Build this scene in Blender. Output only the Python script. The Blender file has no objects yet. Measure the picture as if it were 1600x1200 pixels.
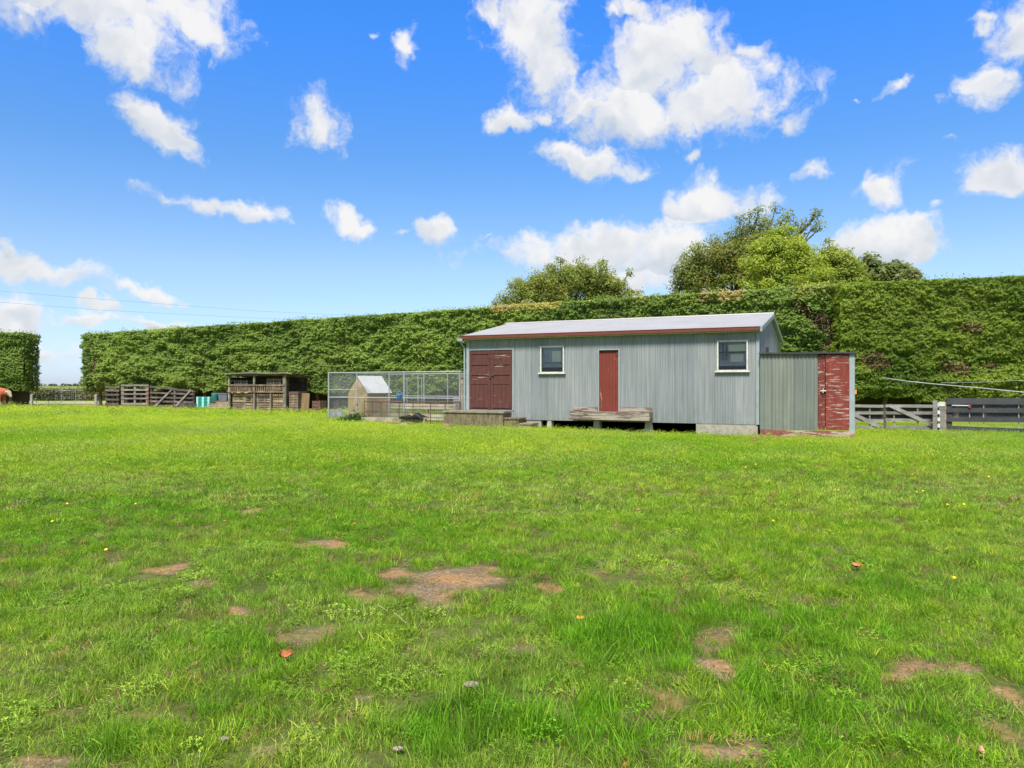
import bpy, math, random
import numpy as np
from mathutils import Vector, Matrix, Euler
R = math.radians
random.seed(7); rng = np.random.default_rng(11)
sc = bpy.context.scene
C = sc.collection

# ---------------------------------------------------------------- camera
F, CX, CY, EYE = 1150.0, 800.0, 602.0, 1.55
cam = bpy.data.cameras.new('camera'); camo = bpy.data.objects.new('camera', cam); C.objects.link(camo)
camo.location = (0, 0, EYE); camo.rotation_euler = (R(90), 0, 0)
cam.sensor_width = 36; cam.lens = 36 * F / 1600; cam.shift_y = (CY - 600) / 1600
cam.clip_end = 6000; cam.clip_start = 0.05
sc.camera = camo

# ---------------------------------------------------------------- exposure, sun
sc.view_settings.view_transform = 'Standard'; sc.view_settings.look = 'None'
sc.view_settings.exposure = 1.2; sc.view_settings.gamma = 1
SUN_EL, SUN_AZ = 56, 196          # azimuth clockwise from +Y (behind the camera, to its left)
sl = bpy.data.lights.new('sun', 'SUN'); sl.energy = 3.3; sl.angle = R(14); sl.color = (1, .94, .84)
so = bpy.data.objects.new('sun', sl); C.objects.link(so)
so.rotation_euler = (R(90 - SUN_EL), 0, R(180 - SUN_AZ)); so.location = (0, 0, 40)

# ---------------------------------------------------------------- node helper
class NT:
    def __init__(s, tree): s.t = tree; s.n = tree.nodes; s.l = tree.links
    def node(s, typ, **kw):
        n = s.n.new(typ)
        for k, v in kw.items(): setattr(n, k, v)
        return n
    def put(s, sock, v):
        if isinstance(v, bpy.types.NodeSocket): s.l.new(v, sock)
        elif v is not None: sock.default_value = v
    def math(s, op, a, b=None, c=None, clamp=False):
        n = s.node('ShaderNodeMath', operation=op, use_clamp=clamp)
        s.put(n.inputs[0], a)
        if b is not None: s.put(n.inputs[1], b)
        if c is not None: s.put(n.inputs[2], c)
        return n.outputs[0]
    def vmath(s, op, a, b=None):
        n = s.node('ShaderNodeVectorMath', operation=op); s.put(n.inputs[0], a)
        if b is not None: s.put(n.inputs[1], b)
        return n.outputs['Value'] if op in ('LENGTH', 'DOT_PRODUCT') else n.outputs[0]
    def mapping(s, v, loc=(0, 0, 0), rot=(0, 0, 0), scale=(1, 1, 1), typ='POINT'):
        n = s.node('ShaderNodeMapping', vector_type=typ); s.l.new(v, n.inputs[0])
        n.inputs['Location'].default_value = loc
        n.inputs['Rotation'].default_value = rot; n.inputs['Scale'].default_value = scale
        return n.outputs[0]
    def noise(s, v, scale, detail=4, rough=.55, dist=0, color=False):
        n = s.node('ShaderNodeTexNoise'); s.l.new(v, n.inputs['Vector'])
        n.inputs['Scale'].default_value = scale; n.inputs['Detail'].default_value = detail
        n.inputs['Roughness'].default_value = rough; n.inputs['Distortion'].default_value = dist
        return n.outputs['Color' if color else 'Fac']
    def remap(s, v, a, b, c=0., d=1., smooth=False):
        n = s.node('ShaderNodeMapRange'); n.interpolation_type = 'SMOOTHSTEP' if smooth else 'LINEAR'
        s.put(n.inputs[0], v)
        for i, x in enumerate((a, b, c, d)): n.inputs[i + 1].default_value = x
        return n.outputs[0]
    def mix(s, f, a, b, blend='MIX'):
        n = s.node('ShaderNodeMix', data_type='RGBA', blend_type=blend)
        s.put(n.inputs[0], f)
        for k, v in ((6, a), (7, b)):
            if isinstance(v, tuple) and len(v) == 3: v = v + (1,)
            s.put(n.inputs[k], v)
        return n.outputs[2]
    def ramp(s, f, stops):
        n = s.node('ShaderNodeValToRGB'); s.put(n.inputs[0], f)
        e = n.color_ramp.elements
        while len(e) < len(stops): e.new(.5)
        for el, (p, c) in zip(e, stops): el.position = p; el.color = tuple(c) + (1,)
        return n.outputs[0]

# ---------------------------------------------------------------- sky with broken cumulus
def azel(px, py):
    u, v = (px - CX) / F, (CY - py) / F
    return math.atan(u), math.atan(v / math.sqrt(1 + u * u))
w = bpy.data.worlds.new('World'); sc.world = w; w.use_nodes = True
n = NT(w.node_tree); n.n.clear()
sky = n.node('ShaderNodeTexSky', sky_type='NISHITA', sun_disc=False)
sky.sun_elevation = R(SUN_EL); sky.sun_rotation = R(SUN_AZ); sky.altitude = 0
sky.air_density = 1.0; sky.dust_density = .4; sky.ozone_density = 2.0
tc = n.node('ShaderNodeTexCoord').outputs['Generated']
sp = n.node('ShaderNodeSeparateXYZ'); n.l.new(tc, sp.inputs[0])
az = n.math('ARCTAN2', sp.outputs[0], sp.outputs[1]); el = n.math('ARCSINE', sp.outputs[2])
cm = n.node('ShaderNodeCombineXYZ'); n.l.new(az, cm.inputs[0]); n.l.new(el, cm.inputs[1])
pos = cm.outputs[0]
CL = [  # px, py, rx, ry, rotation(deg, + = falls to the right), strength
 (175,5,150,58,6,1), (205,58,84,54,20,1), (222,108,62,28,25,.9), (35,20,70,20,0,.3), (290,40,50,26,-10,.75),
 (262,200,62,27,26,.95), (215,176,30,20,0,.5), (497,205,50,46,30,.9), (632,76,20,36,25,.85),
 (838,62,76,84,0,1.0), (790,195,62,22,-10,.85), (852,178,60,20,0,.75), (1042,92,96,70,5,1.05), (965,168,112,42,0,1.0), (1120,150,108,50,12,1.0),
 (1195,172,46,30,20,.95), (1235,196,28,24,20,.9), (950,18,42,28,0,.6), (992,8,72,20,0,.7), (1165,78,60,20,0,.5),
 (912,248,78,24,4,1.05), (985,262,54,22,-10,.8), (1088,243,24,15,0,.55), (1100,318,98,32,4,1.0), (1195,318,70,22,0,.7),
 (940,392,160,40,-2,1.05), (1040,400,105,48,0,1.1), (960,440,150,46,0,.95), (850,402,60,30,0,.9), (1060,350,60,16,0,.6),
 (1385,285,42,30,-8,1.0), (1260,276,27,17,0,.9), (1528,275,58,30,8,.95), (1470,309,17,11,0,.7), (1395,372,84,38,-6,.95),
 (1532,132,46,32,-25,.9), (1592,30,48,56,0,.9), (1527,32,20,13,0,.75), (1408,132,40,12,-22,.55), (1345,156,16,7,0,.5),
 (1480,220,30,10,0,.3), (335,316,104,16,5,.85), (260,306,26,11,0,.7), (545,348,46,22,4,.95), (684,355,40,22,0,1), (625,358,30,12,0,.55),
 (766,372,18,8,-30,.5), (50,424,80,22,10,.9), (112,440,34,11,18,.7), (232,459,40,13,6,.9), (272,468,22,6,0,.5), (165,487,24,11,8,.85),
 (22,495,48,27,0,1.0), (130,507,72,11,4,.85), (250,508,56,12,0,.95), (60,545,120,18,0,.5), (5,395,14,26,0,.7), (700,468,60,6,0,.35),
 (1440,345,60,20,0,.4), (440,95,30,14,0,.25), (590,60,20,10,0,.3)]
warp = n.vmath('SCALE', n.vmath('SUBTRACT', n.noise(pos, 13, 4, .6, color=True), (.5, .5, .5))); warp.node.inputs['Scale'].default_value = .075
wpos = n.vmath('ADD', pos, warp)
fld = low_ = None
for px, py, rx, ry, ro, k in CL:
    k += .16 if rx > 70 else .02
    a, e = azel(px, py)
    m = n.mapping(wpos, (a, e, 0), (0, 0, R(-ro)), (rx / F, ry / F, 1), 'TEXTURE')
    d = n.math('SUBTRACT', k, n.vmath('LENGTH', m)); yl = n.vmath('DOT_PRODUCT', m, (-.25, -1, 0))
    if fld is None: fld, low_ = d, yl
    else:
        win = n.math('GREATER_THAN', d, fld); low_ = n.math('MULTIPLY_ADD', win, n.math('SUBTRACT', yl, low_), low_); fld = n.math('MAXIMUM', fld, d)
slope = n.math('MULTIPLY', low_, .30)
# far outside the photographed part of the sky: loose random cumulus
off = n.remap(n.math('ABSOLUTE', az), .80, 1.0)
hi = n.remap(el, .56, .72)
off = n.math('MAXIMUM', off, hi)
big = n.noise(n.mapping(pos, (3, 1, 0)), 5.0, 2)
fld = n.math('MAXIMUM', fld, n.math('MULTIPLY_ADD', off, n.math('MULTIPLY_ADD', big, 5.0, -2.0), n.math('MULTIPLY_ADD', off, 3.0, -3.0)))
fld = n.math('MAXIMUM', fld, -1.5)
pw = wpos
np1 = n.noise(pw, 14, 9, .62)
np1s = n.noise(pw, 9, 3, .5); np2 = n.noise(n.mapping(pw, (.004, .016, 0)), 9, 3, .5)
dens = n.math('MULTIPLY_ADD', n.math('SUBTRACT', np1, .5), 3.3, fld)
cov = n.remap(dens, -.10, .72, 0, 1, True)
lit = n.math('MULTIPLY_ADD', n.math('SUBTRACT', np1s, np2), 3.5, .78); lit = n.math('SUBTRACT', lit, n.math('MULTIPLY', n.math('MAXIMUM', n.math('MINIMUM', slope, .32), -.25), 1.15))
lit = n.math('SUBTRACT', lit, n.math('MULTIPLY', n.remap(dens, .5, 1.3), .16), clamp=True)
ccol = n.mix(lit, (3.9, 4.4, 5.1), (6.6, 6.55, 6.5))
sat = n.node('ShaderNodeHueSaturation'); sat.inputs['Saturation'].default_value = 1.0
n.l.new(sky.outputs[0], sat.inputs['Color'])
tint = n.ramp(n.remap(el, 0, .55), [(0.0, (.76, .92, 1.42)), (.10, (.86, .97, 1.32)), (.27, (.95, 1.04, 1.16)), (.54, (.58, 1.0, 1.42)), (.79, (.40, 1.08, 1.95)), (1, (.33, 1.08, 2.1))])
skyc = n.mix(1., sat.outputs[0], tint, 'MULTIPLY')
final = n.mix(n.math('MULTIPLY', cov, .97), skyc, ccol)
bg = n.node('ShaderNodeBackground'); n.l.new(final, bg.inputs[0]); bg.inputs[1].default_value = .062
SKY_TINT = tint.node
wo = n.node('ShaderNodeOutputWorld'); n.l.new(bg.outputs[0], wo.inputs[0])

# ---------------------------------------------------------------- numpy noise
def vnoise(x, y, seed=0):
    xi = np.floor(x).astype(np.int64); yi = np.floor(y).astype(np.int64); fx = x - xi; fy = y - yi
    fx = fx * fx * (3 - 2 * fx); fy = fy * fy * (3 - 2 * fy)
    def h(a, b):
        k = (a * 374761393 + b * 668265263 + seed * 974634777) & 0xffffffff
        k = ((k ^ (k >> 13)) * 1274126177) & 0xffffffff
        return ((k ^ (k >> 16)) & 0xffff) / 65535.0
    return (h(xi, yi) * (1 - fx) + h(xi + 1, yi) * fx) * (1 - fy) + (h(xi, yi + 1) * (1 - fx) + h(xi + 1, yi + 1) * fx) * fy
def fbm(x, y, sc_=1., o=4, seed=0):
    x = np.asarray(x, float) * sc_; y = np.asarray(y, float) * sc_; s = 0; a = .5; t = 0
    for i in range(o):
        s = s + a * vnoise(x + 17.3 * i, y + 9.1 * i, seed + i); t += a; a *= .5; x = x * 2.03; y = y * 2.03
    return s / t
def sst(a, b, x):
    t = np.clip((np.asarray(x, float) - a) / (b - a), 0, 1); return t * t * (3 - 2 * t)

# ---------------------------------------------------------------- pixel -> place helpers
def gbase(x, y): return .12 * sst(6, -1.5, x) * sst(14, 25, y)
def gh(x, y):
    x = np.asarray(x, float); y = np.asarray(y, float)
    fade = sst(60, 30, y) * sst(1.0, 2.6, y)
    nr = sst(22, 8, y)
    lump = (fbm(x, y, .45, 3, 5) - .5) * .11 + (fbm(x, y, 2.3, 3, 8) - .5) * .06 * (.35 + .65 * nr)
    shed = 1 - .8 * sst(19.5, 21.5, y)
    return gbase(x, y) + lump * fade * shed
def G(px, py):
    z = 0.
    for _ in range(12):
        Y = (EYE - z) * F / (py - CY); X = (px - CX) * Y / F; z = float(gbase(X, Y))
    return X, Y
def AX(px, Y): return (px - CX) * Y / F
def AZ(py, Y): return EYE - (py - CY) * Y / F

# ---------------------------------------------------------------- mesh helpers
class MB:
    def __init__(s): s.v = []; s.f = []
    def add(s, vs, fs):
        o = len(s.v); s.v += [tuple(v) for v in vs]; s.f += [tuple(i + o for i in f) for f in fs]; return s
    def box(s, x0, x1, y0, y1, z0, z1):
        return s.add([(x0,y0,z0),(x1,y0,z0),(x1,y1,z0),(x0,y1,z0),(x0,y0,z1),(x1,y0,z1),(x1,y1,z1),(x0,y1,z1)],
                     [(3,2,1,0),(4,5,6,7),(0,1,5,4),(1,2,6,5),(2,3,7,6),(3,0,4,7)])
    def hexa(s, bottom, top):
        k = len(bottom)
        return s.add(list(bottom) + list(top), [tuple(range(k))[::-1], tuple(range(k, 2 * k))] + [(i, (i+1)%k, (i+1)%k+k, i+k) for i in range(k)])
    def beam(s, a, b, w_, h_, up=(0, 0, 1), jit=0):
        a, b = Vector(a), Vector(b); d = (b - a).normalized(); u = Vector(up)
        if abs(d.dot(u)) > .97: u = Vector((0, 1, 0))
        sd = d.cross(u).normalized() * w_ / 2; u2 = sd.cross(d).normalized() * h_ / 2
        ja = random.uniform(-jit, jit); jb = random.uniform(-jit, jit); J = Vector((0, 0, 1))
        a = a + J * ja; b = b + J * jb
        return s.hexa([a - sd - u2, a + sd - u2, a + sd + u2, a - sd + u2], [b - sd - u2, b + sd - u2, b + sd + u2, b - sd + u2])
    def tube(s, pts, r, n_=6, cap=True):
        pts = [Vector(p) for p in pts]; rr = r if isinstance(r, (list, tuple)) else [r] * len(pts); o = len(s.v); ref = None
        for i, p in enumerate(pts):
            d = (pts[min(i + 1, len(pts) - 1)] - pts[max(i - 1, 0)]).normalized()
            if ref is None: ref = Vector((0, 0, 1)) if abs(d.z) < .9 else Vector((1, 0, 0))
            a = d.cross(ref).normalized(); b = d.cross(a).normalized()
            for k in range(n_):
                t = 2 * math.pi * k / n_; s.v.append(tuple(p + (a * math.cos(t) + b * math.sin(t)) * rr[i]))
        for i in range(len(pts) - 1):
            for k in range(n_):
                s.f.append((o+i*n_+k, o+i*n_+(k+1)%n_, o+(i+1)*n_+(k+1)%n_, o+(i+1)*n_+k))
        if cap: s.f.append(tuple(o + k for k in range(n_))[::-1]); s.f.append(tuple(o + (len(pts)-1)*n_ + k for k in range(n_)))
        return s
    def lathe(s, prof, n_=16, c=(0, 0, 0)):
        o = len(s.v)
        for r, z in prof:
            for k in range(n_):
                t = 2*math.pi*k/n_; s.v.append((c[0]+r*math.cos(t), c[1]+r*math.sin(t), c[2]+z))
        for i in range(len(prof)-1):
            for k in range(n_): s.f.append((o+i*n_+k, o+i*n_+(k+1)%n_, o+(i+1)*n_+(k+1)%n_, o+(i+1)*n_+k))
        s.f.append(tuple(o+k for k in range(n_))[::-1]); s.f.append(tuple(o+(len(prof)-1)*n_+k for k in range(n_)))
        return s
    def build(s, name, mat, parent=None, smooth=False):
        me = bpy.data.meshes.new(name); me.from_pydata(s.v, [], s.f)
        me.materials.append(mat)
        if smooth: me.polygons.foreach_set('use_smooth', [True] * len(me.polygons))
        o = bpy.data.objects.new(name, me); C.objects.link(o)
        if parent: o.parent = parent
        return o
def tag(o, label=None, cat=None, group=None, kind=None):
    for k, v in (('label', label), ('category', cat), ('group', group), ('kind', kind)):
        if v: o[k] = v
    return o
def empty(name, loc=(0, 0, 0), rz=0, label=None, cat=None, group=None):
    o = bpy.data.objects.new(name, None); C.objects.link(o); o.location = loc; o.rotation_euler = (0, 0, rz); o.empty_display_size = .2
    return tag(o, label, cat, group)
def copy_tree(o, parent=None):
    c = o.copy(); C.objects.link(c); c.parent = parent
    for ch in [x for x in bpy.data.objects if x.parent == o]: copy_tree(ch, c)
    return c

# ---------------------------------------------------------------- materials
def mat(name, fn):
    m = bpy.data.materials.new(name); m.use_nodes = True; t = NT(m.node_tree); t.n.clear()
    out = t.node('ShaderNodeOutputMaterial'); sh = fn(t); t.l.new(sh, out.inputs[0]); return m
def princ(t, col, rough=.8, metal=0, bump=None, bdist=.01, spec=.3, bstr=1.0):
    p = t.node('ShaderNodeBsdfPrincipled')
    if isinstance(col, tuple) and len(col) == 3: col = col + (1,)
    t.put(p.inputs['Base Color'], col); t.put(p.inputs['Roughness'], rough); p.inputs['Metallic'].default_value = metal
    p.inputs['Specular IOR Level'].default_value = spec
    if bump is not None:
        b = t.node('ShaderNodeBump'); b.inputs['Distance'].default_value = bdist; b.inputs['Strength'].default_value = bstr; t.put(b.inputs['Height'], bump)
        t.l.new(b.outputs[0], p.inputs['Normal'])
    return p.outputs[0]
def oc(t): return t.node('ShaderNodeTexCoord').outputs['Object']

def wood(name, base, dark, light=None, axis='z', rough=.9):
    def fn(t):
        p = oc(t); s = {'z': (14, 14, 1.1), 'x': (1.1, 14, 14), 'y': (14, 1.1, 14)}[axis]
        gr = t.noise(t.mapping(p, scale=s), 1.6, 5, .6); bl = t.noise(p, 2.2, 3)
        c = t.mix(t.remap(gr, .35, .68), dark, base)
        if light: c = t.mix(t.remap(bl, .5, .75), c, light)
        rnd = t.node('ShaderNodeObjectInfo').outputs['Random']
        c = t.mix(.55, c, t.mix(rnd, (.62, .62, .62), (1.3, 1.25, 1.2)), 'MULTIPLY')
        return princ(t, c, rough, bump=gr, bdist=.004)
    return mat(name, fn)
def corr_paint(name, base, streak, off=0., rust=True):
    def fn(t):
        p = oc(t); sx = t.node('ShaderNodeSeparateXYZ'); t.l.new(p, sx.inputs[0])
        sheet = t.math('FLOOR', t.math('DIVIDE', t.math('ADD', t.math('ADD', sx.outputs[0], sx.outputs[1]), off), .61))
        wn = t.node('ShaderNodeTexWhiteNoise', noise_dimensions='1D'); t.l.new(sheet, wn.inputs['W'])
        st = t.noise(t.mapping(p, scale=(9, 9, .35)), 1.5, 5, .65)
        bl = t.noise(t.mapping(p, scale=(1, 1, .8)), .9, 4, .6)
        c = t.mix(t.remap(st, .38, .62), base, streak); fr_ = t.math('FRACT', t.math('DIVIDE', t.math('ADD', t.math('ADD', sx.outputs[0], sx.outputs[1]), off), .61)); c = t.mix(t.math('MULTIPLY', t.math('LESS_THAN', fr_, .035), .35), c, (.06, .07, .07))
        c = t.mix(1., c, t.mix(wn.outputs['Value'], (.86, .88, .90), (1.07, 1.05, 1.04)), 'MULTIPLY')
        c = t.mix(1., c, t.mix(t.remap(bl, .3, .7), (.93, .93, .92), (1.05, 1.05, 1.06)), 'MULTIPLY')
        # grime low down and rust specks at the nails
        low = t.math('MULTIPLY', t.remap(sx.outputs[2], .9, .36), t.remap(t.noise(p, 5, 4), .4, .7))
        c = t.mix(t.math('MULTIPLY', low, .35), c, (.09, .11, .075))
        if rust:
            sc1 = t.math('MULTIPLY', t.remap(t.noise(t.mapping(p, scale=(6, 6, 2.2)), 2.2, 6, .7), .70, .78), .5)
            c = t.mix(sc1, c, (.16, .12, .09))
        return princ(t, c, .58, bump=t.noise(p, 30, 2), bdist=.001, spec=.35)
    return mat(name, fn)
def peeling(name, red, under, sc_=(2, 14), thr=.56, amount=1., seed=0., dark=None):
    """old red paint; bare pale timber shows where it flakes. sc_ = noise scale along x and z"""
    def fn(t):
        p = t.mapping(oc(t), (seed, seed, seed))
        fl = t.noise(t.mapping(p, scale=(sc_[0], 6, sc_[1])), 1.0, 7, .66)
        big = t.noise(p, 1.1, 2)
        k = t.math('MULTIPLY_ADD', big, .28, t.math('SUBTRACT', fl, .14))
        k = t.math('MULTIPLY', t.remap(k, thr, thr + .035), amount)
        fade = t.noise(t.mapping(p, scale=(9, 9, 1.2)), 1.4, 4)
        c = t.mix(t.remap(fade, .3, .72), red, dark or tuple(x * .62 for x in red))
        c = t.mix(k, c, t.mix(t.noise(p, 18, 2), under, tuple(x * .55 for x in under)))
        return princ(t, c, .72, bump=fl, bdist=.004)
    return mat(name, fn)
def plain(name, col, rough=.6, metal=0, var=.2, sc_=4, spec=.3, bd=.003):
    def fn(t):
        p = oc(t); nz = t.noise(p, sc_, 5, .6)
        c = t.mix(t.remap(nz, .3, .7), tuple(x * (1 - var) for x in col), tuple(min(1, x * (1 + var)) for x in col))
        return princ(t, c, rough, metal, bump=nz, bdist=bd, spec=spec)
    return mat(name, fn)
def mottled(name, cols, sc_=3, rough=.92, bd=.015, aniso=(1, 1, 1)):
    def fn(t):
        p = t.mapping(oc(t), scale=aniso)
        a = t.noise(p, sc_, 6, .65); b = t.noise(t.mapping(p, (5, 2, 9)), sc_ * 2.7, 5, .7)
        c = t.mix(t.remap(a, .38, .6), cols[0], cols[1]); c = t.mix(t.remap(b, .52, .66), c, cols[2])
        return princ(t, c, rough, bump=b, bdist=bd)
    return mat(name, fn)

M = {}
M['iron_wall'] = corr_paint('sea_green_iron', (.186, .207, .212), (.25, .272, .275))
M['iron_lean'] = corr_paint('grey_green_iron', (.145, .165, .14), (.19, .212, .18), off=.3, rust=False)
M['iron_trim'] = plain('pale_blue_trim', (.25, .30, .31), .5, var=.12)
M['zinc_roof'] = plain('zinc_roof', (.33, .325, .315), .5, metal=.15, var=.07, sc_=1.3, spec=.5)
M['kennel_roof'] = plain('white_roof_sheet', (.40, .41, .42), .5, metal=.1, var=.06, sc_=3)
M['gutter_red'] = plain('maroon_gutter', (.135, .038, .028), .55, var=.12)
M['cream'] = plain('cream_paint', (.47, .48, .36), .6, var=.1)
M['white_paint'] = plain('white_paint', (.50, .51, .45), .6, var=.18, sc_=9)
M['red_double'] = peeling('flaking_maroon_door', (.100, .036, .029), (.46, .34, .29), (1.1, 13), .625, .75, 3.1)
M['red_single'] = peeling('faded_red_door', (.165, .034, .022), (.40, .29, .22), (6, 1.3), .60, .8, 8.3, dark=(.14, .024, .015))
M['red_board'] = peeling('peeling_red_boards', (.21, .038, .027), (.42, .33, .28), (2.6, 22), .545, .95, 1.7)
M['red_board_dull'] = peeling('old_red_boards', (.17, .036, .026), (.42, .33, .27), (5, 19), .575, .85, 5.7)
M['red_plank'] = peeling('worn_red_plank', (.23, .08, .06), (.46, .39, .31), (1.0, 9), .50, .95, 12.)
M['bench_wood'] = peeling('grey_pink_plank', (.17, .12, .10), (.38, .34, .27), (1.1, 11), .47, .95, 21.)
M['concrete'] = mottled('concrete', [(.36, .33, .27), (.27, .25, .21), (.19, .18, .13)], 4, bd=.006)
M['block_moss'] = mottled('mossy_concrete', [(.17, .14, .08), (.09, .078, .042), (.24, .20, .13)], 5, bd=.012, aniso=(1.6, 1.6, .5))
M['step_stone'] = mottled('stone_step', [(.25, .22, .16), (.15, .13, .09), (.32, .28, .21)], 6)
M['brick'] = mottled('brick', [(.34, .16, .10), (.24, .11, .075), (.40, .28, .2)], 6)
M['dark_in'] = plain('dark_interior', (.055, .055, .06), .9)
M['inner_wall'] = plain('inner_wall', (.36, .36, .42), .9)
M['blind'] = plain('cream_card', (.80, .76, .58), .9, var=.05)
M['blueboard'] = plain('blue_grey_board', (.30, .37, .42), .8)
M['galv'] = plain('galvanised_steel', (.36, .38, .39), .45, metal=.45, var=.12, sc_=6)
M['galv_wire'] = plain('galvanised_wire', (.33, .35, .35), .5, metal=.3, var=.1)
M['rust'] = mottled('rusty_steel', [(.13, .075, .045), (.07, .045, .03), (.18, .12, .08)], 14, .85, .002)
M['red_bar'] = plain('red_bar', (.22, .05, .038), .7)
M['grey_wood'] = wood('weathered_grey_timber', (.26, .24, .22), (.12, .11, .10), (.34, .32, .29), 'x')
M['grey_post'] = wood('weathered_grey_post', (.25, .22, .19), (.11, .095, .08), (.36, .31, .25), 'z')
M['brown_post'] = wood('brown_post', (.22, .13, .075), (.10, .06, .035), (.30, .20, .12), 'z')
M['dark_post'] = wood('dark_timber', (.085, .07, .06), (.035, .03, .027), None, 'z')
M['dark_rail'] = wood('dark_rail', (.13, .11, .095), (.05, .045, .04), (.2, .17, .14), 'x')
M['pine'] = wood('untreated_pine', (.46, .36, .20), (.26, .18, .10), (.50, .44, .30), 'z')
M['old_pine'] = wood('old_tan_board', (.27, .185, .09), (.15, .10, .05), None, 'z')
M['pine_h'] = wood('pine_slats', (.42, .31, .18), (.22, .15, .085), (.48, .38, .25), 'x')
M['crate_wood'] = wood('old_crate_timber', (.25, .18, .125), (.10, .07, .045), (.37, .29, .21), 'x')
M['crate_red'] = wood('reddish_crate', (.20, .105, .08), (.09, .05, .04), None, 'x')
M['black_rail'] = plain('black_painted_rail', (.046, .046, .054), .6, var=.35, sc_=2.5)
M['gate_grey'] = wood('silvered_gate_timber', (.25, .24, .23), (.13, .125, .12), (.33, .32, .31), 'x')
M['teal'] = plain('teal_plastic', (.045, .33, .28), .45, var=.12, spec=.5)
M['teal_dark'] = plain('dark_teal_plastic', (.02, .15, .13), .5)
M['grey_plastic'] = plain('grey_plastic', (.13, .155, .18), .55)
M['blue_plastic'] = plain('blue_plastic', (.12, .33, .80), .4, spec=.5)
M['black_rubber'] = plain('black_rubber', (.014, .013, .013), .6, bd=.01)
M['tarp'] = plain('grey_tarp', (.13, .15, .145), .6, bd=.02)
M['wire_dark'] = plain('old_wire', (.13, .12, .11), .6, metal=.2)
M['pipe'] = plain('pale_pipe', (.36, .38, .39), .5)
M['cable'] = plain('cable', (.05, .05, .055), .6)
M['bark'] = mottled('bark', [(.13, .095, .065), (.065, .048, .035), (.20, .16, .12)], 8, aniso=(3, 3, .6))
M['grey_white'] = plain('worn_white_paint', (.24, .24, .22), .8, var=.3, sc_=12)
M['orange'] = plain('orange_tag', (.75, .28, .04), .5)
M['dandelion'] = plain('dandelion_yellow', (.80, .55, .01), .7, var=.05)
M['dry_leaf'] = plain('dry_orange_leaf', (.40, .14, .06), .8, var=.35, sc_=40)
M['pink_leaf'] = plain('dry_pink_leaf', (.55, .30, .20), .8, var=.3, sc_=40)
M['stone'] = mottled('pale_stone', [(.36, .29, .23), (.24, .19, .15), (.42, .36, .3)], 20)
M['straw'] = plain('straw_stick', (.36, .30, .17), .8, var=.2, sc_=20)

def glass_fn(t):
    g = t.node('ShaderNodeBsdfGlossy'); g.inputs['Roughness'].default_value = .02; g.inputs['Color'].default_value = (.9, .93, .95, 1)
    tr = t.node('ShaderNodeBsdfTransparent'); tr.inputs['Color'].default_value = (.92, .94, .95, 1)
    fr = t.node('ShaderNodeFresnel'); fr.inputs['IOR'].default_value = 1.4
    m = t.node('ShaderNodeMixShader'); t.l.new(fr.outputs[0], m.inputs[0])
    t.l.new(tr.outputs[0], m.inputs[1]); t.l.new(g.outputs[0], m.inputs[2]); return m.outputs[0]
M['glass'] = mat('window_glass', glass_fn)

def leaf_mat(name, attr='tint', inst=False, soft=0., trans=.35, rough=.55, backdark=1.0):
    def fn(t):
        a = t.node('ShaderNodeAttribute', attribute_name=attr, attribute_type='INSTANCER' if inst else 'GEOMETRY')
        if inst:   # every blade a little different from its neighbour
            ri = t.node('ShaderNodeNewGeometry').outputs['Random Per Island']
            cc_ = t.mix(1., a.outputs['Color'], t.ramp(ri, [(0, (.45, .55, .5)), (.35, (.85, .92, .9)), (.8, (1.2, 1.12, 1.1)), (.93, (1.5, 1.25, 1.7)), (1, (1.9, 1.35, 2.0))]), 'MULTIPLY')
            if soft: cc_ = t.mix(soft, cc_, a.outputs['Color'])
        else: cc_ = a.outputs['Color']
        p = t.node('ShaderNodeBsdfPrincipled'); t.l.new(cc_, p.inputs['Base Color'])
        p.inputs['Roughness'].default_value = rough; p.inputs['Specular IOR Level'].default_value = .22
        tr = t.node('ShaderNodeBsdfTranslucent'); t.l.new(t.mix(1., cc_, (1.25, 1.5, .5) if inst else (1.5, 1.4, .6), 'MULTIPLY'), tr.inputs[0])
        m = t.node('ShaderNodeMixShader'); m.inputs[0].default_value = trans
        t.l.new(p.outputs[0], m.inputs[1]); t.l.new(tr.outputs[0], m.inputs[2]); return m.outputs[0]
    return mat(name, fn)
M['leaf'] = leaf_mat('foliage', trans=.45)
M['blade'] = leaf_mat('grass_blade', inst=True, trans=.38, rough=.5); M['blade_far'] = leaf_mat('grass_blade_far', inst=True, trans=.38, rough=.5, soft=.75)
M['core'] = mottled('hedge_inside', [(.03, .042, .014), (.045, .04, .022), (.02, .03, .012)], 3)

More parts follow.
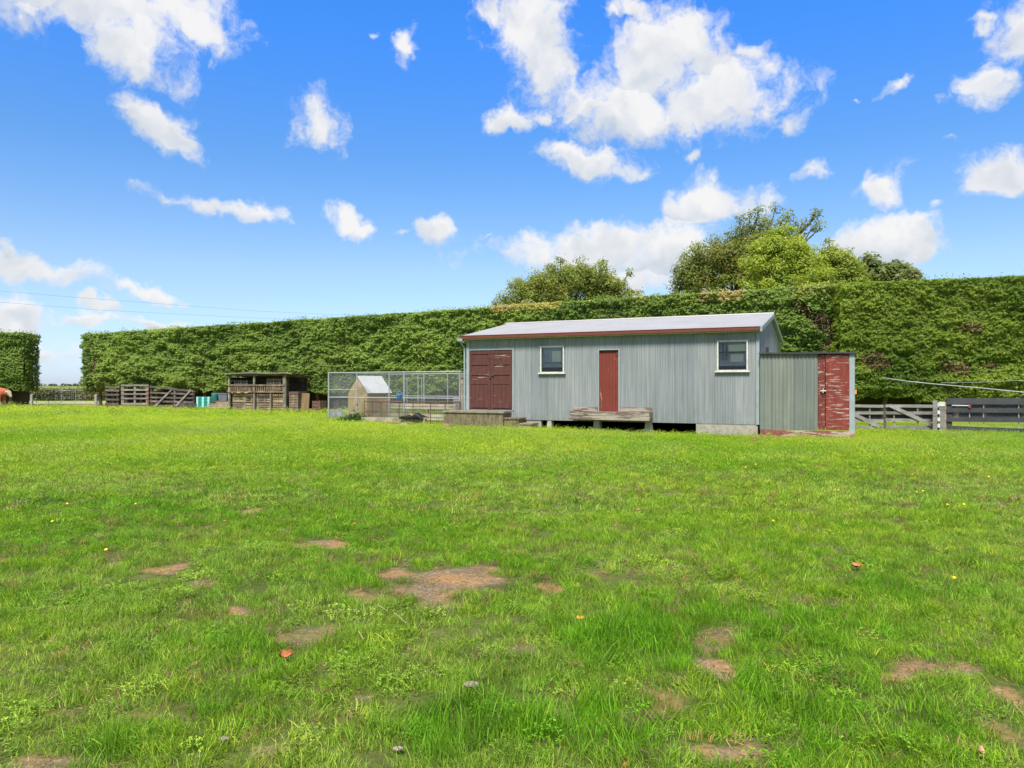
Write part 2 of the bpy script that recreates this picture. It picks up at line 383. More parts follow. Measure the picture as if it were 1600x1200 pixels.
# ---------------------------------------------------------------- leaves as one mesh, built in numpy
def leaf_mesh(name, P, N, size, col, mat_, parent=None, aspect=1.9, fold=True):
    """P centres, N facing directions, size per leaf, col per leaf -> one diamond each"""
    k = len(P); N = N / (np.linalg.norm(N, axis=1, keepdims=True) + 1e-9)
    r = rng.normal(size=(k, 3)); T = np.cross(N, r); T /= np.linalg.norm(T, axis=1, keepdims=True) + 1e-9
    B = np.cross(N, T); s = size[:, None]
    V = np.stack([P - T * s * .5 * aspect, P - B * s * .42 + N * s * .12, P + T * s * .5 * aspect, P + B * s * .42 + N * s * .12], 1).reshape(-1, 3)
    me = bpy.data.meshes.new(name); me.vertices.add(4 * k); me.vertices.foreach_set('co', V.astype(np.float32).ravel())
    me.loops.add(4 * k); me.loops.foreach_set('vertex_index', np.arange(4 * k, dtype=np.int32))
    me.polygons.add(k); me.polygons.foreach_set('loop_start', np.arange(0, 4 * k, 4, dtype=np.int32))
    me.update(calc_edges=True)
    ca = me.color_attributes.new('tint', 'FLOAT_COLOR', 'POINT')
    cc = np.repeat(np.concatenate([np.clip(col, 0, 1), np.ones((k, 1))], 1), 4, axis=0)
    ca.data.foreach_set('color', cc.astype(np.float32).ravel())
    me.materials.append(mat_)
    o = bpy.data.objects.new(name, me); C.objects.link(o)
    if parent: o.parent = parent
    return o
def clump_leaves(cen, rad, per, squash=(1, 1, 1), up=.45, facing=None, cover=.2):
    """leaves over the outer side of ellipsoid clumps; facing limits them to one side"""
    k = len(cen); ids = np.repeat(np.arange(k), per)
    d = rng.normal(size=(len(ids), 3)); d /= np.linalg.norm(d, axis=1, keepdims=True)
    if facing is not None:
        f = facing if facing.ndim == 2 else np.repeat(facing[None], k, 0)
        dot = (d * f[ids]).sum(1); d = np.where((dot < -cover)[:, None], d - 2 * dot[:, None] * f[ids], d)
    rr = rad[ids][:, None] * (1 - .35 * rng.random((len(ids), 1)) ** 2)
    P = cen[ids] + d * rr * np.array(squash)
    N = d + rng.normal(size=d.shape) * .45 + np.array([0, -.12, up])
    return P, N, ids, d
def mixc(a, b, t): return np.asarray(a)[None] * (1 - t[:, None]) + np.asarray(b)[None] * t[:, None]

# ================================================================= GROUND
patches = [(690,915,100,34,1),(745,905,50,20,1),(640,925,60,14,.8),(365,957,26,9,1),(265,893,38,9,.9),(515,852,32,8,.9),(475,856,20,6,.7),(392,798,22,5,.9),(312,916,18,6,.8),(810,1024,26,11,.95),
 (1120,1052,38,20,1),(1450,1048,75,18,.95),(1400,1062,40,10,.8),(1130,1178,70,15,.9),(1190,1165,40,12,.6),(565,1098,26,11,.95),(872,1120,34,12,.7),(860,920,24,9,.85),(1590,1105,36,40,.8),
 (1560,1150,40,30,.6),(60,1188,80,18,.8),(180,886,18,6,.8),(455,955,18,8,.7),(570,935,60,12,.6),(670,716,60,3.5,.7),(1400,1190,40,12,.8),(225,1130,70,10,.55),(110,1120,50,10,.5),
 (0,878,18,8,.7),(930,900,26,6,.5),(415,985,12,6,.7),(300,1130,30,8,.6),(420,1180,60,14,.6),(1075,1010,14,7,.6),(1000,965,40,8,.45),(1430,755,40,3,.3),(490,1060,14,6,.5),(1195,690,40,2.5,.4),(865,800,45,3,.5),(1380,600+140,30,2,.3)]
PT = []
for px, py, rx, ry, k in patches:
    X, Y = G(px, py); PT.append((X, Y, rx * Y / F, ry * Y * Y / (F * EYE), k))
def bare(x, y):
    x = np.asarray(x, float); y = np.asarray(y, float); b = np.zeros(np.broadcast(x, y).shape)
    wob = (fbm(x, y, 4, 4, 31) - .5) * 1.5
    for X, Y, a, c, k in PT:
        r = np.sqrt(((x - X) / a) ** 2 + ((y - Y) / c) ** 2)
        b = np.maximum(b, k * sst(1.25, .55, r + wob * 1.1))
    spots = sst(.66, .74, fbm(x, y, 1.6, 4, 77)) * .55 * sst(14, 5, y)
    # worn earth along the hedge and behind the crates on the left
    strip = sst(-8, -11, x) * sst(0, 1.2, y - (50.2 - .41 * (x + 30)) + 3.0 + wob * 2) * sst(57, 55, y)
    return np.maximum(np.maximum(b, spots), strip)
def axis(dense, ext):
    a = list(dense); lo, hi_ = a[0], a[-1]; s = a[1] - a[0]; s2 = a[-1] - a[-2]
    st, v, L = s, lo, []
    while v > ext[0]: st *= 1.35; v -= st; L.append(v)
    st, v, H = s2, hi_, []
    while v < ext[1]: st *= 1.35; v += st; H.append(v)
    return np.array(L[::-1] + a + H)
xs = axis(np.concatenate([np.arange(-46, -8, .45), np.arange(-8, 8.001, .07), np.arange(8.4, 34, .45)]), (-3500, 3500))
ys = axis(np.concatenate([np.arange(1.2, 9, .06), np.arange(9, 16, .14), np.arange(16, 70, .4)]), (-2500, 5000))
XX, YY = np.meshgrid(xs, ys); ZZ = gh(XX, YY)
nx, ny = len(xs), len(ys)
me = bpy.data.meshes.new('lawn'); me.vertices.add(nx * ny)
me.vertices.foreach_set('co', np.stack([XX, YY, ZZ], -1).astype(np.float32).ravel())
i0 = (np.arange(ny - 1)[:, None] * nx + np.arange(nx - 1)[None]).ravel()
q = np.stack([i0, i0 + 1, i0 + nx + 1, i0 + nx], 1).astype(np.int32)
me.loops.add(q.size); me.loops.foreach_set('vertex_index', q.ravel()); me.polygons.add(len(q))
me.polygons.foreach_set('loop_start', np.arange(0, q.size, 4, dtype=np.int32)); me.polygons.foreach_set('use_smooth', np.ones(len(q), bool))
me.update(calc_edges=True)
at = me.attributes.new('bare', 'FLOAT', 'POINT'); at.data.foreach_set('value', bare(XX, YY).astype(np.float32).ravel())
# lawn tone, 0 = deep green .. 1 = yellow green
def tone(x, y): return np.clip(.5 + (fbm(x, y, .22, 3, 3) - .5) * 1.6 + (fbm(x, y, 1.1, 3, 4) - .5) * 1.2, 0, 1)
at = me.attributes.new('tone', 'FLOAT', 'POINT'); at.data.foreach_set('value', tone(XX, YY).astype(np.float32).ravel())
def lawn_fn(t):
    p = oc(t); b = t.node('ShaderNodeAttribute', attribute_name='bare').outputs['Fac']; tn = t.node('ShaderNodeAttribute', attribute_name='tone').outputs['Fac']
    sx = t.node('ShaderNodeSeparateXYZ'); t.l.new(p, sx.inputs[0])
    n1 = t.noise(p, 3.0, 6, .65); n2 = t.noise(p, 26, 4, .7); n3 = t.noise(p, 9, 4, .6)
    fy = t.remap(sx.outputs[1], 9, 26); g = t.mix(tn, t.mix(fy, (.075, .10, .022), (.16, .26, .02)), t.mix(fy, (.13, .155, .04), (.37, .46, .04))); g = t.mix(t.remap(n2, .3, .7), t.mix(1., g, (.5, .48, .45), 'MULTIPLY'), g)
    g = t.mix(t.math('MULTIPLY', t.remap(n1, .55, .72), .45), g, (.16, .17, .05))
    far = t.remap(sx.outputs[1], 75, 140); g = t.mix(far, g, t.mix(t.remap(t.noise(p, .02, 4), .4, .6), (.09, .14, .03), (.19, .21, .06)))
    soil = t.mix(t.remap(t.noise(p, 2.2, 3), .42, .58), (.275, .155, .066), (.155, .118, .078)); soil = t.mix(t.remap(n2, .5, .68), soil, (.36, .24, .12))
    soil = t.mix(t.remap(t.noise(t.mapping(p, (4, 4, 0)), 45, 3), .58, .68), soil, (.06, .045, .032))
    k = t.remap(t.math('ADD', b, t.math('MULTIPLY', t.math('SUBTRACT', n3, .5), .7)), .30, .85)
    c = t.mix(k, g, soil)
    return princ(t, c, .95, bump=n2, bdist=.02, spec=.1)
me.materials.append(mat('lawn_ground', lawn_fn))
lawn = bpy.data.objects.new('lawn', me); C.objects.link(lawn); tag(lawn, kind='structure')
# pale gravel track beyond the gap in the hedge
tr = MB(); z = .128
tr.add([(-60, 56.5, z), (-24, 56.5, z), (-24, 64, z), (-60, 64, z)], [(0, 1, 2, 3)])
tag(tr.build('track', mottled('gravel', [(.27, .27, .14), (.22, .24, .11), (.33, .31, .2)], .8)), kind='structure')

# ---------------------------------------------------------------- grass blades
def tuft(name, nb, rad, hmin, hmax, wmin, wmax, lean, seed):
    g = np.random.default_rng(seed); V = []; Fc = []
    for i in range(nb):
        a = g.random() * 6.283; r = rad * math.sqrt(g.random()); x, y = r * math.cos(a), r * math.sin(a)
        h = g.uniform(hmin, hmax); w_ = g.uniform(wmin, wmax) / 2; b = g.random() * 6.283; L = h * g.uniform(.15, lean)
        lx, ly = math.cos(b) * L, math.sin(b) * L; c = g.random() * 3.1416; wx, wy = math.cos(c) * w_, math.sin(c) * w_
        o = len(V)
        V += [(x - wx, y - wy, -.01), (x + wx, y + wy, -.01), (x - wx * .8 + lx * .35, y - wy * .8 + ly * .35, h * .55), (x + wx * .8 + lx * .35, y + wy * .8 + ly * .35, h * .55), (x + lx, y + ly, h * .92)]
        Fc += [(o, o + 1, o + 3, o + 2), (o + 2, o + 3, o + 4)]
    m = bpy.data.meshes.new(name); m.from_pydata(V, [], Fc); m.materials.append(M['blade_far' if wmax > .01 else 'blade'])
    return bpy.data.objects.new(name, m)
tc_ = bpy.data.collections.new('grass_tufts')
def clover(name, nb, rad, seed):
    g = np.random.default_rng(seed); V = []; Fc = []
    for i in range(nb):
        a = g.random() * 6.283; r = rad * math.sqrt(g.random()); x, y, z = r * math.cos(a), r * math.sin(a), g.uniform(.012, .045)
        for j in range(3):
            b = a + j * 2.094 + g.uniform(-.3, .3); q_ = g.uniform(.006, .011); tz = g.uniform(-.004, .004); o = len(V); cx_, sx_ = math.cos(b), math.sin(b)
            V += [(x, y, z), (x + cx_ * q_ - sx_ * q_ * .55, y + sx_ * q_ + cx_ * q_ * .55, z + tz + .002), (x + cx_ * q_ * 1.5, y + sx_ * q_ * 1.5, z + tz), (x + cx_ * q_ + sx_ * q_ * .55, y + sx_ * q_ - cx_ * q_ * .55, z + tz + .002)]; Fc.append((o, o + 1, o + 2, o + 3))
    m = bpy.data.meshes.new(name); m.from_pydata(V, [], Fc); m.materials.append(M['blade']); return bpy.data.objects.new(name, m)
for i in range(4): tc_.objects.link(tuft('tuft_a%d' % i, 46, .075, .030, .075, .0022, .0042, 1.1, 100 + i))
for i in range(4): tc_.objects.link(tuft('tuft_b%d' % i, 46, .14, .028, .070, .005, .009, 1.5, 200 + i))
for i in range(4): tc_.objects.link(tuft('tuft_c%d' % i, 90, .30, .025, .060, .007, .014, 1.8, 300 + i))
for i in range(2): tc_.objects.link(tuft('tuft_d%d' % i, 110, .60, .025, .065, .018, .032, 2.0, 400 + i))
lush = [(970,1015,120,55,1.9),(720,1125,130,60,1.5),(1395,925,80,22,1.7),(1240,975,200,45,.8),(210,892,26,9,1.6),(125,884,22,8,1.3),(1080,960,150,40,.7),(560,905,40,12,.8),(660,952,30,12,1.2),(930,1130,180,60,1.2),
        (1250,1120,120,50,1.0),(1480,1135,90,40,.8),(430,1010,140,40,.6),(560,840,120,16,.5),(170,1180,90,25,.8),(1170,1075,80,30,.8),(880,985,70,20,.7),(1010,1150,60,30,.8),(1500,930,90,20,.6),(820,880,120,20,.5)]
LT = []
for px, py, rx, ry, k in lush:
    X, Y = G(px, py); LT.append((X, Y, rx * Y / F, ry * Y * Y / (F * EYE), k))
def lushness(x, y):
    b = np.zeros_like(x); wob = (fbm(x, y, 2.2, 3, 51) - .5) * .9
    for X, Y, a, c, k in LT: b = np.maximum(b, k * sst(1.15, .2, np.sqrt(((x - X) / a) ** 2 + ((y - Y) / c) ** 2) + wob))
    return b
def zone(y0, y1, dens, cls, margin=1.5, xl=None):
    a = max(1.0, .72 * y1 + margin); N = int(dens * (y1 - y0) * 2 * a); x = rng.uniform(-a, a, N); y = rng.uniform(y0, y1, N)
    k = np.abs(x) < .72 * y + margin; return x[k], y[k], np.full(k.sum(), cls)
Z = [zone(14, 24, 30, 2), zone(.6, 5.5, 380, 0, 3.4), zone(5.5, 9.0, 280, 0, 3.4), zone(8, 15, 105, 1, 3.4), zone(14, 24, 34, 2), zone(23, 34, 22, 2, 2), zone(33, 56, 7.5, 3, 3)]
gx = np.concatenate([a[0] for a in Z]); gy = np.concatenate([a[1] for a in Z]); gc = np.concatenate([a[2] for a in Z])
for i in range(2): tc_.objects.link(clover('tuft_e%d' % i, 30, .09, 500 + i))
# nothing grows under the shed or its landing
ca_, sa_ = math.cos(R(24.8)), math.sin(R(24.8)); Lx, Ly = -1.568, 26.13
lx = (gx - Lx) * ca_ - (gy - Ly) * sa_; ly = (gx - Lx) * sa_ + (gy - Ly) * ca_
inside = (lx > -.8) & (lx < 12.6) & (ly > .02) & (ly < 7.4) | (lx > -.9) & (lx < 1.45) & (ly > -.7) & (ly < .1)
bb = bare(gx, gy); dn = np.maximum(.28, -.05 + 1.75 * fbm(gx, gy, 3.6, 3, 61)); dn = np.where(gy > 12, np.maximum(dn, .75), dn)
hedge_in = gy > 48.6 - .42 * (gx + 29.9)
keep = (rng.random(len(gx)) < np.clip(dn, 0, 1) * (1 - np.clip(bb * 1.25, 0, .80))) & ~inside & ~hedge_in
gx, gy, gc, bb = gx[keep], gy[keep], gc[keep], bb[keep]
lu = lushness(gx, gy); tn = tone(gx, gy); cl = fbm(gx, gy, 1.0, 4, 91); fine = fbm(gx, gy, 5, 2, 15)
K = len(gx)
hs = .55 + .55 * cl + .7 * (fine - .5) + .6 * lu; hs *= np.where(bb > .25, .6, 1); hs *= rng.uniform(.5, 1.5, K)
near_wall = sst(.9, .0, np.abs(ly[keep] + .15)) * (lx[keep] > -1) * (lx[keep] < 12.6); hs *= 1 + .5 * near_wall
fz = sst(11, 20, gy); hs = hs * (1 - fz) + (.62 + .35 * (cl - .5) + .5 * (fine - .5) + rng.normal(0, .07, K)) * fz; hs = np.clip(hs, .45, 2.3)
deep = np.array([.140, .315, .013]); yel = np.array([.44, .50, .042]); pale = np.array([.34, .41, .10]); dry = np.array([.46, .27, .12])
t1 = np.clip(.06 + tn * (.30 + .2 * sst(8, 20, gy)) + .46 * sst(5, 36, gy) + rng.normal(0, .17, K) - .3 * np.clip(lu, 0, 1.4), 0, 1)
col = mixc(deep, yel, t1)
pl = np.clip((fbm(gx, gy, .8, 4, 44) * .6 + fbm(gx, gy * 1.6, .22, 3, 46) * .4 - .49) * 3.4 + rng.normal(0, .2, K), 0, .30 + .4 * sst(6, 14, gy)) * (1 - np.clip(lu, 0, 1)); col = col * (1 - pl[:, None]) + pale * pl[:, None]
dk = ((bb > .25) & (rng.random(K) < .80)) | (rng.random(K) < (.04 + .25 * sst(.56, .66, fbm(gx, gy, 1.9, 3, 71))) * (1 - .85 * sst(9, 18, gy))); col[dk] = mixc((.40, .235, .10), (.28, .21, .135), rng.random(dk.sum())) * rng.uniform(.6, 1.15, (dk.sum(), 1)); hs[dk] *= np.where(bb[dk] > .25, .42, .6)
col *= 1 + (rng.uniform(.55, 1.3, (K, 1)) - 1) * (1 - .6 * sst(10, 22, gy))[:, None]
me = bpy.data.meshes.new('grass'); me.vertices.add(K)
me.vertices.foreach_set('co', np.stack([gx, gy, gh(gx, gy)], 1).astype(np.float32).ravel())
def pat(nm, typ, key, arr): a = me.attributes.new(nm, typ, 'POINT'); a.data.foreach_set(key, arr.ravel())
pat('tint', 'FLOAT_COLOR', 'color', np.concatenate([col, np.ones((K, 1))], 1).astype(np.float32))
lv = np.where(dk, .5, .26)
pat('rot', 'FLOAT_VECTOR', 'vector', np.stack([rng.normal(0, 1, K) * lv, rng.normal(0, 1, K) * lv, rng.random(K) * 6.283], 1).astype(np.float32))
wd = rng.uniform(.85, 1.15, K) * np.clip(.8 + .2 * hs, .8, 1.25)

pat('scl', 'FLOAT_VECTOR', 'vector', np.stack([wd, wd, hs], 1).astype(np.float32))
idx = np.where(gc < 3, gc * 4 + rng.integers(0, 4, K), 12 + rng.integers(0, 2, K))
clo = (gy < 14) & (rng.random(K) < .04 + .30 * sst(.56, .68, fbm(gx, gy, 1.3, 3, 123))) & ~dk; idx[clo] = 14 + rng.integers(0, 2, clo.sum())
pat('idx', 'INT', 'value', idx.astype(np.int32))
gro = bpy.data.objects.new('grass', me); C.objects.link(gro); tag(gro, 'lush uneven green grass of the mown paddock', 'grass', kind='stuff')
ng = bpy.data.node_groups.new('scatter_grass', 'GeometryNodeTree')
ng.interface.new_socket('Geometry', in_out='INPUT', socket_type='NodeSocketGeometry'); ng.interface.new_socket('Geometry', in_out='OUTPUT', socket_type='NodeSocketGeometry')
gi = ng.nodes.new('NodeGroupInput'); go_ = ng.nodes.new('NodeGroupOutput'); mp = ng.nodes.new('GeometryNodeMeshToPoints'); ip = ng.nodes.new('GeometryNodeInstanceOnPoints'); ci = ng.nodes.new('GeometryNodeCollectionInfo')
ci.inputs['Collection'].default_value = tc_; ci.inputs['Separate Children'].default_value = True; ci.inputs['Reset Children'].default_value = True
def nattr(nm, dt):
    a = ng.nodes.new('GeometryNodeInputNamedAttribute'); a.data_type = dt; a.inputs['Name'].default_value = nm; return a.outputs['Attribute']
ng.links.new(gi.outputs[0], mp.inputs[0]); ng.links.new(mp.outputs[0], ip.inputs['Points']); ng.links.new(ci.outputs[0], ip.inputs['Instance'])
ip.inputs['Pick Instance'].default_value = True; ng.links.new(nattr('idx', 'INT'), ip.inputs['Instance Index'])
ng.links.new(nattr('rot', 'FLOAT_VECTOR'), ip.inputs['Rotation']); ng.links.new(nattr('scl', 'FLOAT_VECTOR'), ip.inputs['Scale']); ng.links.new(ip.outputs[0], go_.inputs[0])
md = gro.modifiers.new('scatter', 'NODES'); md.node_group = ng

# ================================================================= HEDGES
def hedge(name, label, A, B, HA, HB, thick, z0, dens, amp, base, light, zbase=.1, bald=(), tan=None, seed=0, leafsz=(.055, .105), topfuzz=1.0, patchy=None):
    root = empty(name, ((A[0]+B[0])/2, (A[1]+B[1])/2, zbase), 0, label, 'hedge'); ox, oy = root.location.x, root.location.y
    A = np.array(A, float); B = np.array(B, float); L = np.linalg.norm(B - A); e1 = (B - A) / L; nn = np.array([e1[1], -e1[0]])   # outward, towards the camera
    if nn[1] > 0: nn = -nn
    Hf = lambda s: HA + (HB - HA) * s / L
    bits = []
    def face(P0, e, n_, Ls, zlo, zhi, dens, amp, sd):
        """leaves over one displaced face; e runs along it, n_ points out, zlo/zhi are functions of s"""
        k = int(Ls * (HA + HB) / 2 * dens); s = rng.uniform(0, Ls, k); lo, hi_ = zlo(s), zhi(s); z = lo + (hi_ - lo) * rng.random(k)
        def o_(s, z): return amp[0] * (fbm(s, z * 1.5, .5, 2, sd) - .5) * 2 + amp[1] * (fbm(s, z * 2.3, 1.2, 4, sd + 5) - .5) * 2 + amp[2] * np.abs(fbm(s, z * 1.35, 4.6, 2, sd + 9) - .5) * 4
        o = o_(s, z); gs = (o_(s + .05, z) - o) / .05; gz = (o_(s, z + .05) - o) / .05
        o = o - .18 * sst(.9, 0, z - lo)
        dep = -np.abs(rng.normal(0, .045, k)); sp_ = rng.random(k) < .16; dep = np.where(sp_, rng.uniform(.0, .11, k), dep); oo = o + dep
        # round the top arris a little
        X = P0[0] + e[0] * s + n_[0] * oo; Y = P0[1] + e[1] * s + n_[1] * oo
        N = np.stack([n_[0] - e[0] * gs, n_[1] - e[1] * gs, -gz], 1); N /= np.linalg.norm(N, axis=1, keepdims=True)
        N = N + np.array([0, -.1, .42]) + rng.normal(size=N.shape) * .30
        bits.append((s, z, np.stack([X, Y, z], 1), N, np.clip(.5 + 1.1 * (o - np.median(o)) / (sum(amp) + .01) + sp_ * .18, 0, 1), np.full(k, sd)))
    low = lambda s: z0 + (fbm(s, s * 0, .5, 3, seed + 2) - .5) * .7 + (fbm(s, s * 0, 2.5, 2, seed + 4) - .5) * .4
    face(A, e1, nn, L, low, Hf, dens, amp, seed)
    face(B, -nn, e1, thick, lambda q: low(np.full_like(q, L)) * .8, lambda q: np.full_like(q, HB), dens * .7, amp, seed + 100)
    face(A, -nn, -e1, thick, lambda q: low(np.full_like(q, 0.)) * .8, lambda q: np.full_like(q, HA), dens * .7, amp, seed + 200)
    # the clipped top
    k2 = int(L * thick * dens * .5); s2 = rng.uniform(0, L, k2); d2 = rng.uniform(-.05, thick, k2) ; hh = (fbm(s2, d2, .8, 3, seed + 9) - .5) * .26 * topfuzz + (fbm(s2, d2, 5, 2, seed + 11) - .5) * .16
    sprig = rng.random(k2) < .13 * topfuzz * np.clip((fbm(s2, d2 * 0, 1.7, 3, seed + 13) - .45) * 6, 0, 1); hh = hh + np.where(sprig, rng.uniform(.0, .24, k2), -np.abs(rng.normal(0, .05, k2)))
    bits.append((s2, Hf(s2) + hh, np.stack([A[0] + e1[0] * s2 - nn[0] * d2, A[1] + e1[1] * s2 - nn[1] * d2, Hf(s2) + hh], 1), np.array([0, -.2, 1.]) + rng.normal(size=(k2, 3)) * .5, rng.random(k2) * .5 + .4, np.full(k2, -1)))
    s, z, P, N, rel, fid = [np.concatenate(a) for a in zip(*bits)]
    bk = np.ones(len(s), bool)
    for bs, bz, ra, rb, rot in bald:
        c_, s_ = math.cos(rot), math.sin(rot); ds, dz = s - bs, z - bz; u, v = (ds * c_ + dz * s_) / ra, (-ds * s_ + dz * c_) / rb
        rr_ = np.sqrt(u * u + v * v) + (fbm(s, z, 1.1, 4, 5) - .5) * 1.9; bk &= ~((rng.random(len(s)) < .93 * sst(1.35, .75, rr_)) & (fid == seed))
    s, z, P, N, rel = s[bk], z[bk], P[bk], N[bk], rel[bk]; P = P - np.array([ox, oy, zbase]); ids = np.arange(len(s))
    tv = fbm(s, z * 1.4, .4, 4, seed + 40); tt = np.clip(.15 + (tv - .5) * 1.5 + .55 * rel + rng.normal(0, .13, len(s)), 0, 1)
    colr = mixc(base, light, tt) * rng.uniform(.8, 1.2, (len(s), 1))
    if tan is not None:
        sel = (s > tan[0]) & (s < tan[1]) & (z > Hf(s) - .50 * fbm(s, s * 0, .6, 3, 88) - .08)
        r_ = rng.random(len(s)); tm = sel & (r_ < .05 + 1.3 * sst(.38, .56, fbm(s, z * 0, .45, 3, 19))); colr[tm] = mixc((.42, .42, .10), (.47, .42, .19), np.clip((fbm(s, z * 0, .35, 3, 12) - .3) * 2.5, 0, 1))[tm] * rng.uniform(.7, 1.15, (tm.sum(), 1))
    dead = rng.random(len(ids)) < .012; colr[dead] = (.20, .13, .07)
    if patchy is not None:
        for bs, bz, ra, rb in patchy:
            q_ = np.sqrt(((s[ids] - bs) / ra) ** 2 + ((z[ids] - bz) / rb) ** 2) + (fbm(s[ids], z[ids], 2.5, 3, 6) - .5) < .8
            q_ &= rng.random(len(ids)) < .75; colr[q_] = np.array([.24, .17, .095]) * rng.uniform(.5, 1.3, (q_.sum(), 1))
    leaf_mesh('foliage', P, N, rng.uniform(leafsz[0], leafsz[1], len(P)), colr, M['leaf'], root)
    # dark core and backing sheet, shade of the gaps put into their colour; trunks
    b = MB(); it = .52
    def pt(s_, d_, z_): return (A[0] + e1[0] * s_ - nn[0] * d_ - ox, A[1] + e1[1] * s_ - nn[1] * d_ - oy, z_ - zbase)
    NS = max(2, int(L / 1.0))
    for i in range(NS):
        sa, sb = .3 + (L - .6) * i / NS, .3 + (L - .6) * (i + 1) / NS
        j0 = it + .1 * math.sin(i * 1.7); j1 = it + .1 * math.sin((i + 1) * 1.7)
        b.add([pt(sa, j0, z0 + .25), pt(sb, j1, z0 + .25), pt(sb, j1, Hf(sb) - .13), pt(sa, j0, Hf(sa) - .13), pt(sa, thick - .2, z0 + .25), pt(sb, thick - .2, z0 + .25), pt(sb, thick - .2, Hf(sb) - .13), pt(sa, thick - .2, Hf(sa) - .13)],
              [(0, 1, 2, 3), (4, 7, 6, 5), (0, 4, 5, 1), (3, 2, 6, 7)] + ([(0, 3, 7, 4)] if i == 0 else []) + ([(1, 5, 6, 2)] if i == NS - 1 else []))
        b.add([pt(sa, thick * .62, zbase - .1), pt(sb, thick * .62, zbase - .1), pt(sb, thick * .62, z0 + .3), pt(sa, thick * .62, z0 + .3)], [(0, 1, 2, 3)])
    b.build('branch_core', M['core'], root)
    t_ = MB(); x = .6
    while x < L - .4:
        dd = thick * .35 + random.uniform(-.2, .2); t_.tube([pt(x, dd, zbase - .1), pt(x + random.uniform(-.1, .1), dd, z0 * .6), pt(x + random.uniform(-.3, .3), dd, z0 + .6)], [.14, .11, .09], 7); x += random.uniform(1.1, 1.9)
    t_.build('trunks', M['bark'], root)['kind'] = 'stuff'
    # twiggy bare branches in the bald places
    if bald:
        tm_ = mottled('twig', [(.30, .20, .14), (.18, .12, .08), (.38, .27, .18)], 9)
        for bs, bz, ra, rb, rot in bald:
            tw = MB()
            for i in range(int(330 * ra * rb) + 20):
                a_ = random.random() * 6.28; r_ = math.sqrt(random.random()); u, v = r_ * ra * math.cos(a_), r_ * rb * math.sin(a_)
                ss, zz = bs + u * math.cos(rot) - v * math.sin(rot), bz + u * math.sin(rot) + v * math.cos(rot)
                if not (0.05 < ss < L - .05): continue
                l_ = random.uniform(.25, .7); dx = random.uniform(-.6, .6) * l_
                tw.tube([pt(ss, .42, zz), pt(ss + dx * .6, .2, zz + l_ * .15), pt(ss + dx, random.uniform(-.05, .15), zz + l_ * random.uniform(-.2, .4))], [.022, .014, .006], 4, False)
            tw.build('bare_twigs', tm_, root)
    return root
A1, B1 = (-29.9, 51.4), (14.9, 33.1); L1 = math.hypot(A1[0]-B1[0], A1[1]-B1[1])
def hs_(px, A, B):   # position along a hedge line seen at px
    u = (px - CX) / F; ex, ey = (B[0]-A[0]), (B[1]-A[1]); L = math.hypot(ex, ey); ex /= L; ey /= L
    return (u * A[1] - A[0]) / (ex - u * ey)
def hz_(px, py, A, B):
    s = hs_(px, A, B); L = math.hypot(A[0]-B[0], A[1]-B[1]); Y = A[1] + (B[1]-A[1]) / L * s; return s, AZ(py, Y)
b1 = hz_(1283, 505, A1, B1); b2 = hz_(1250, 478, A1, B1); b3 = hz_(1305, 545, A1, B1); b4 = hz_(148, 575, A1, B1)
hedge('hedge', 'long tall clipped conifer hedge running behind the grey shed and wood store', A1, B1, 5.08, 6.12, 2.6, 1.25, 1350, (.27, .36, .17), (.115, .195, .040), (.285, .395, .085), leafsz=(.042, .082), seed=1,
      bald=[(b1[0], b1[1], 1.0, .34, -.75), (b2[0], b2[1], .55, .28, -.5), (b3[0] , b3[1], .5, .35, -.7), (b4[0], b4[1], .4, 1.0, 0)],
      tan=(hs_(765, A1, B1), hs_(1320, A1, B1)))
A2, B2 = (14.5, 32.6), (30.5, 28.3)
p1 = hz_(1515, 512, A2, B2); p2 = hz_(1490, 575, A2, B2); p3 = hz_(1550, 570, A2, B2)
hedge('hedge', 'smooth tightly clipped green hedge behind the black rail fence at right', A2, B2, 6.05, 6.2, 2.6, .95, 1600, (.20, .27, .13), (.105, .180, .024), (.255, .345, .05), zbase=0, seed=60, leafsz=(.035, .068), topfuzz=.5,
      tan=(0, hs_(1330, A2, B2)), patchy=[(p1[0], p1[1], .6, .35), (p2[0], p2[1], .7, .4), (p3[0], p3[1], .3, .25), (hs_(1370, A2, B2), 2.6, .8, .5)])
X0 = AX(38, 51); hedge('hedge', 'square end of a dark green hedge left of the open gap', (-52, 51), (X0, 51), 5.14, 5.14, 1.6, 1.15, 800, (.12, .22, .13), (.085, .165, .03), (.21, .30, .065), zbase=.12, seed=90)
# low hedge beyond the track
hedge('hedge', 'low distant brownish hedge across the gap beyond the track', (-62, 68), (-24, 68), 1.2, 1.15, 1.2, .2, 300, (.1, .1, .1), (.08, .10, .03), (.20, .20, .08), zbase=.12, seed=33, leafsz=(.09, .16))

# far tree line on the horizon
P = []; cr = []
for X, h in [(x, 1) for x in np.arange(-1100, 300, 16)]:
    P.append((X + rng.uniform(-6, 6), 1300 + rng.uniform(-40, 40), 1.5)); cr.append(rng.uniform(2.2, 5.0))
P = np.array(P); cr = np.array(cr); Pp, Nn, ids, d = clump_leaves(P, cr, 60, (3, 1.5, 1), .4)
o = leaf_mesh('distant_wood', Pp, Nn, np.full(len(Pp), 2.6), mixc((.05, .08, .05), (.09, .12, .07), rng.random(len(Pp))), M['leaf']); tag(o, 'dark line of far trees along the horizon', 'wood', kind='stuff')

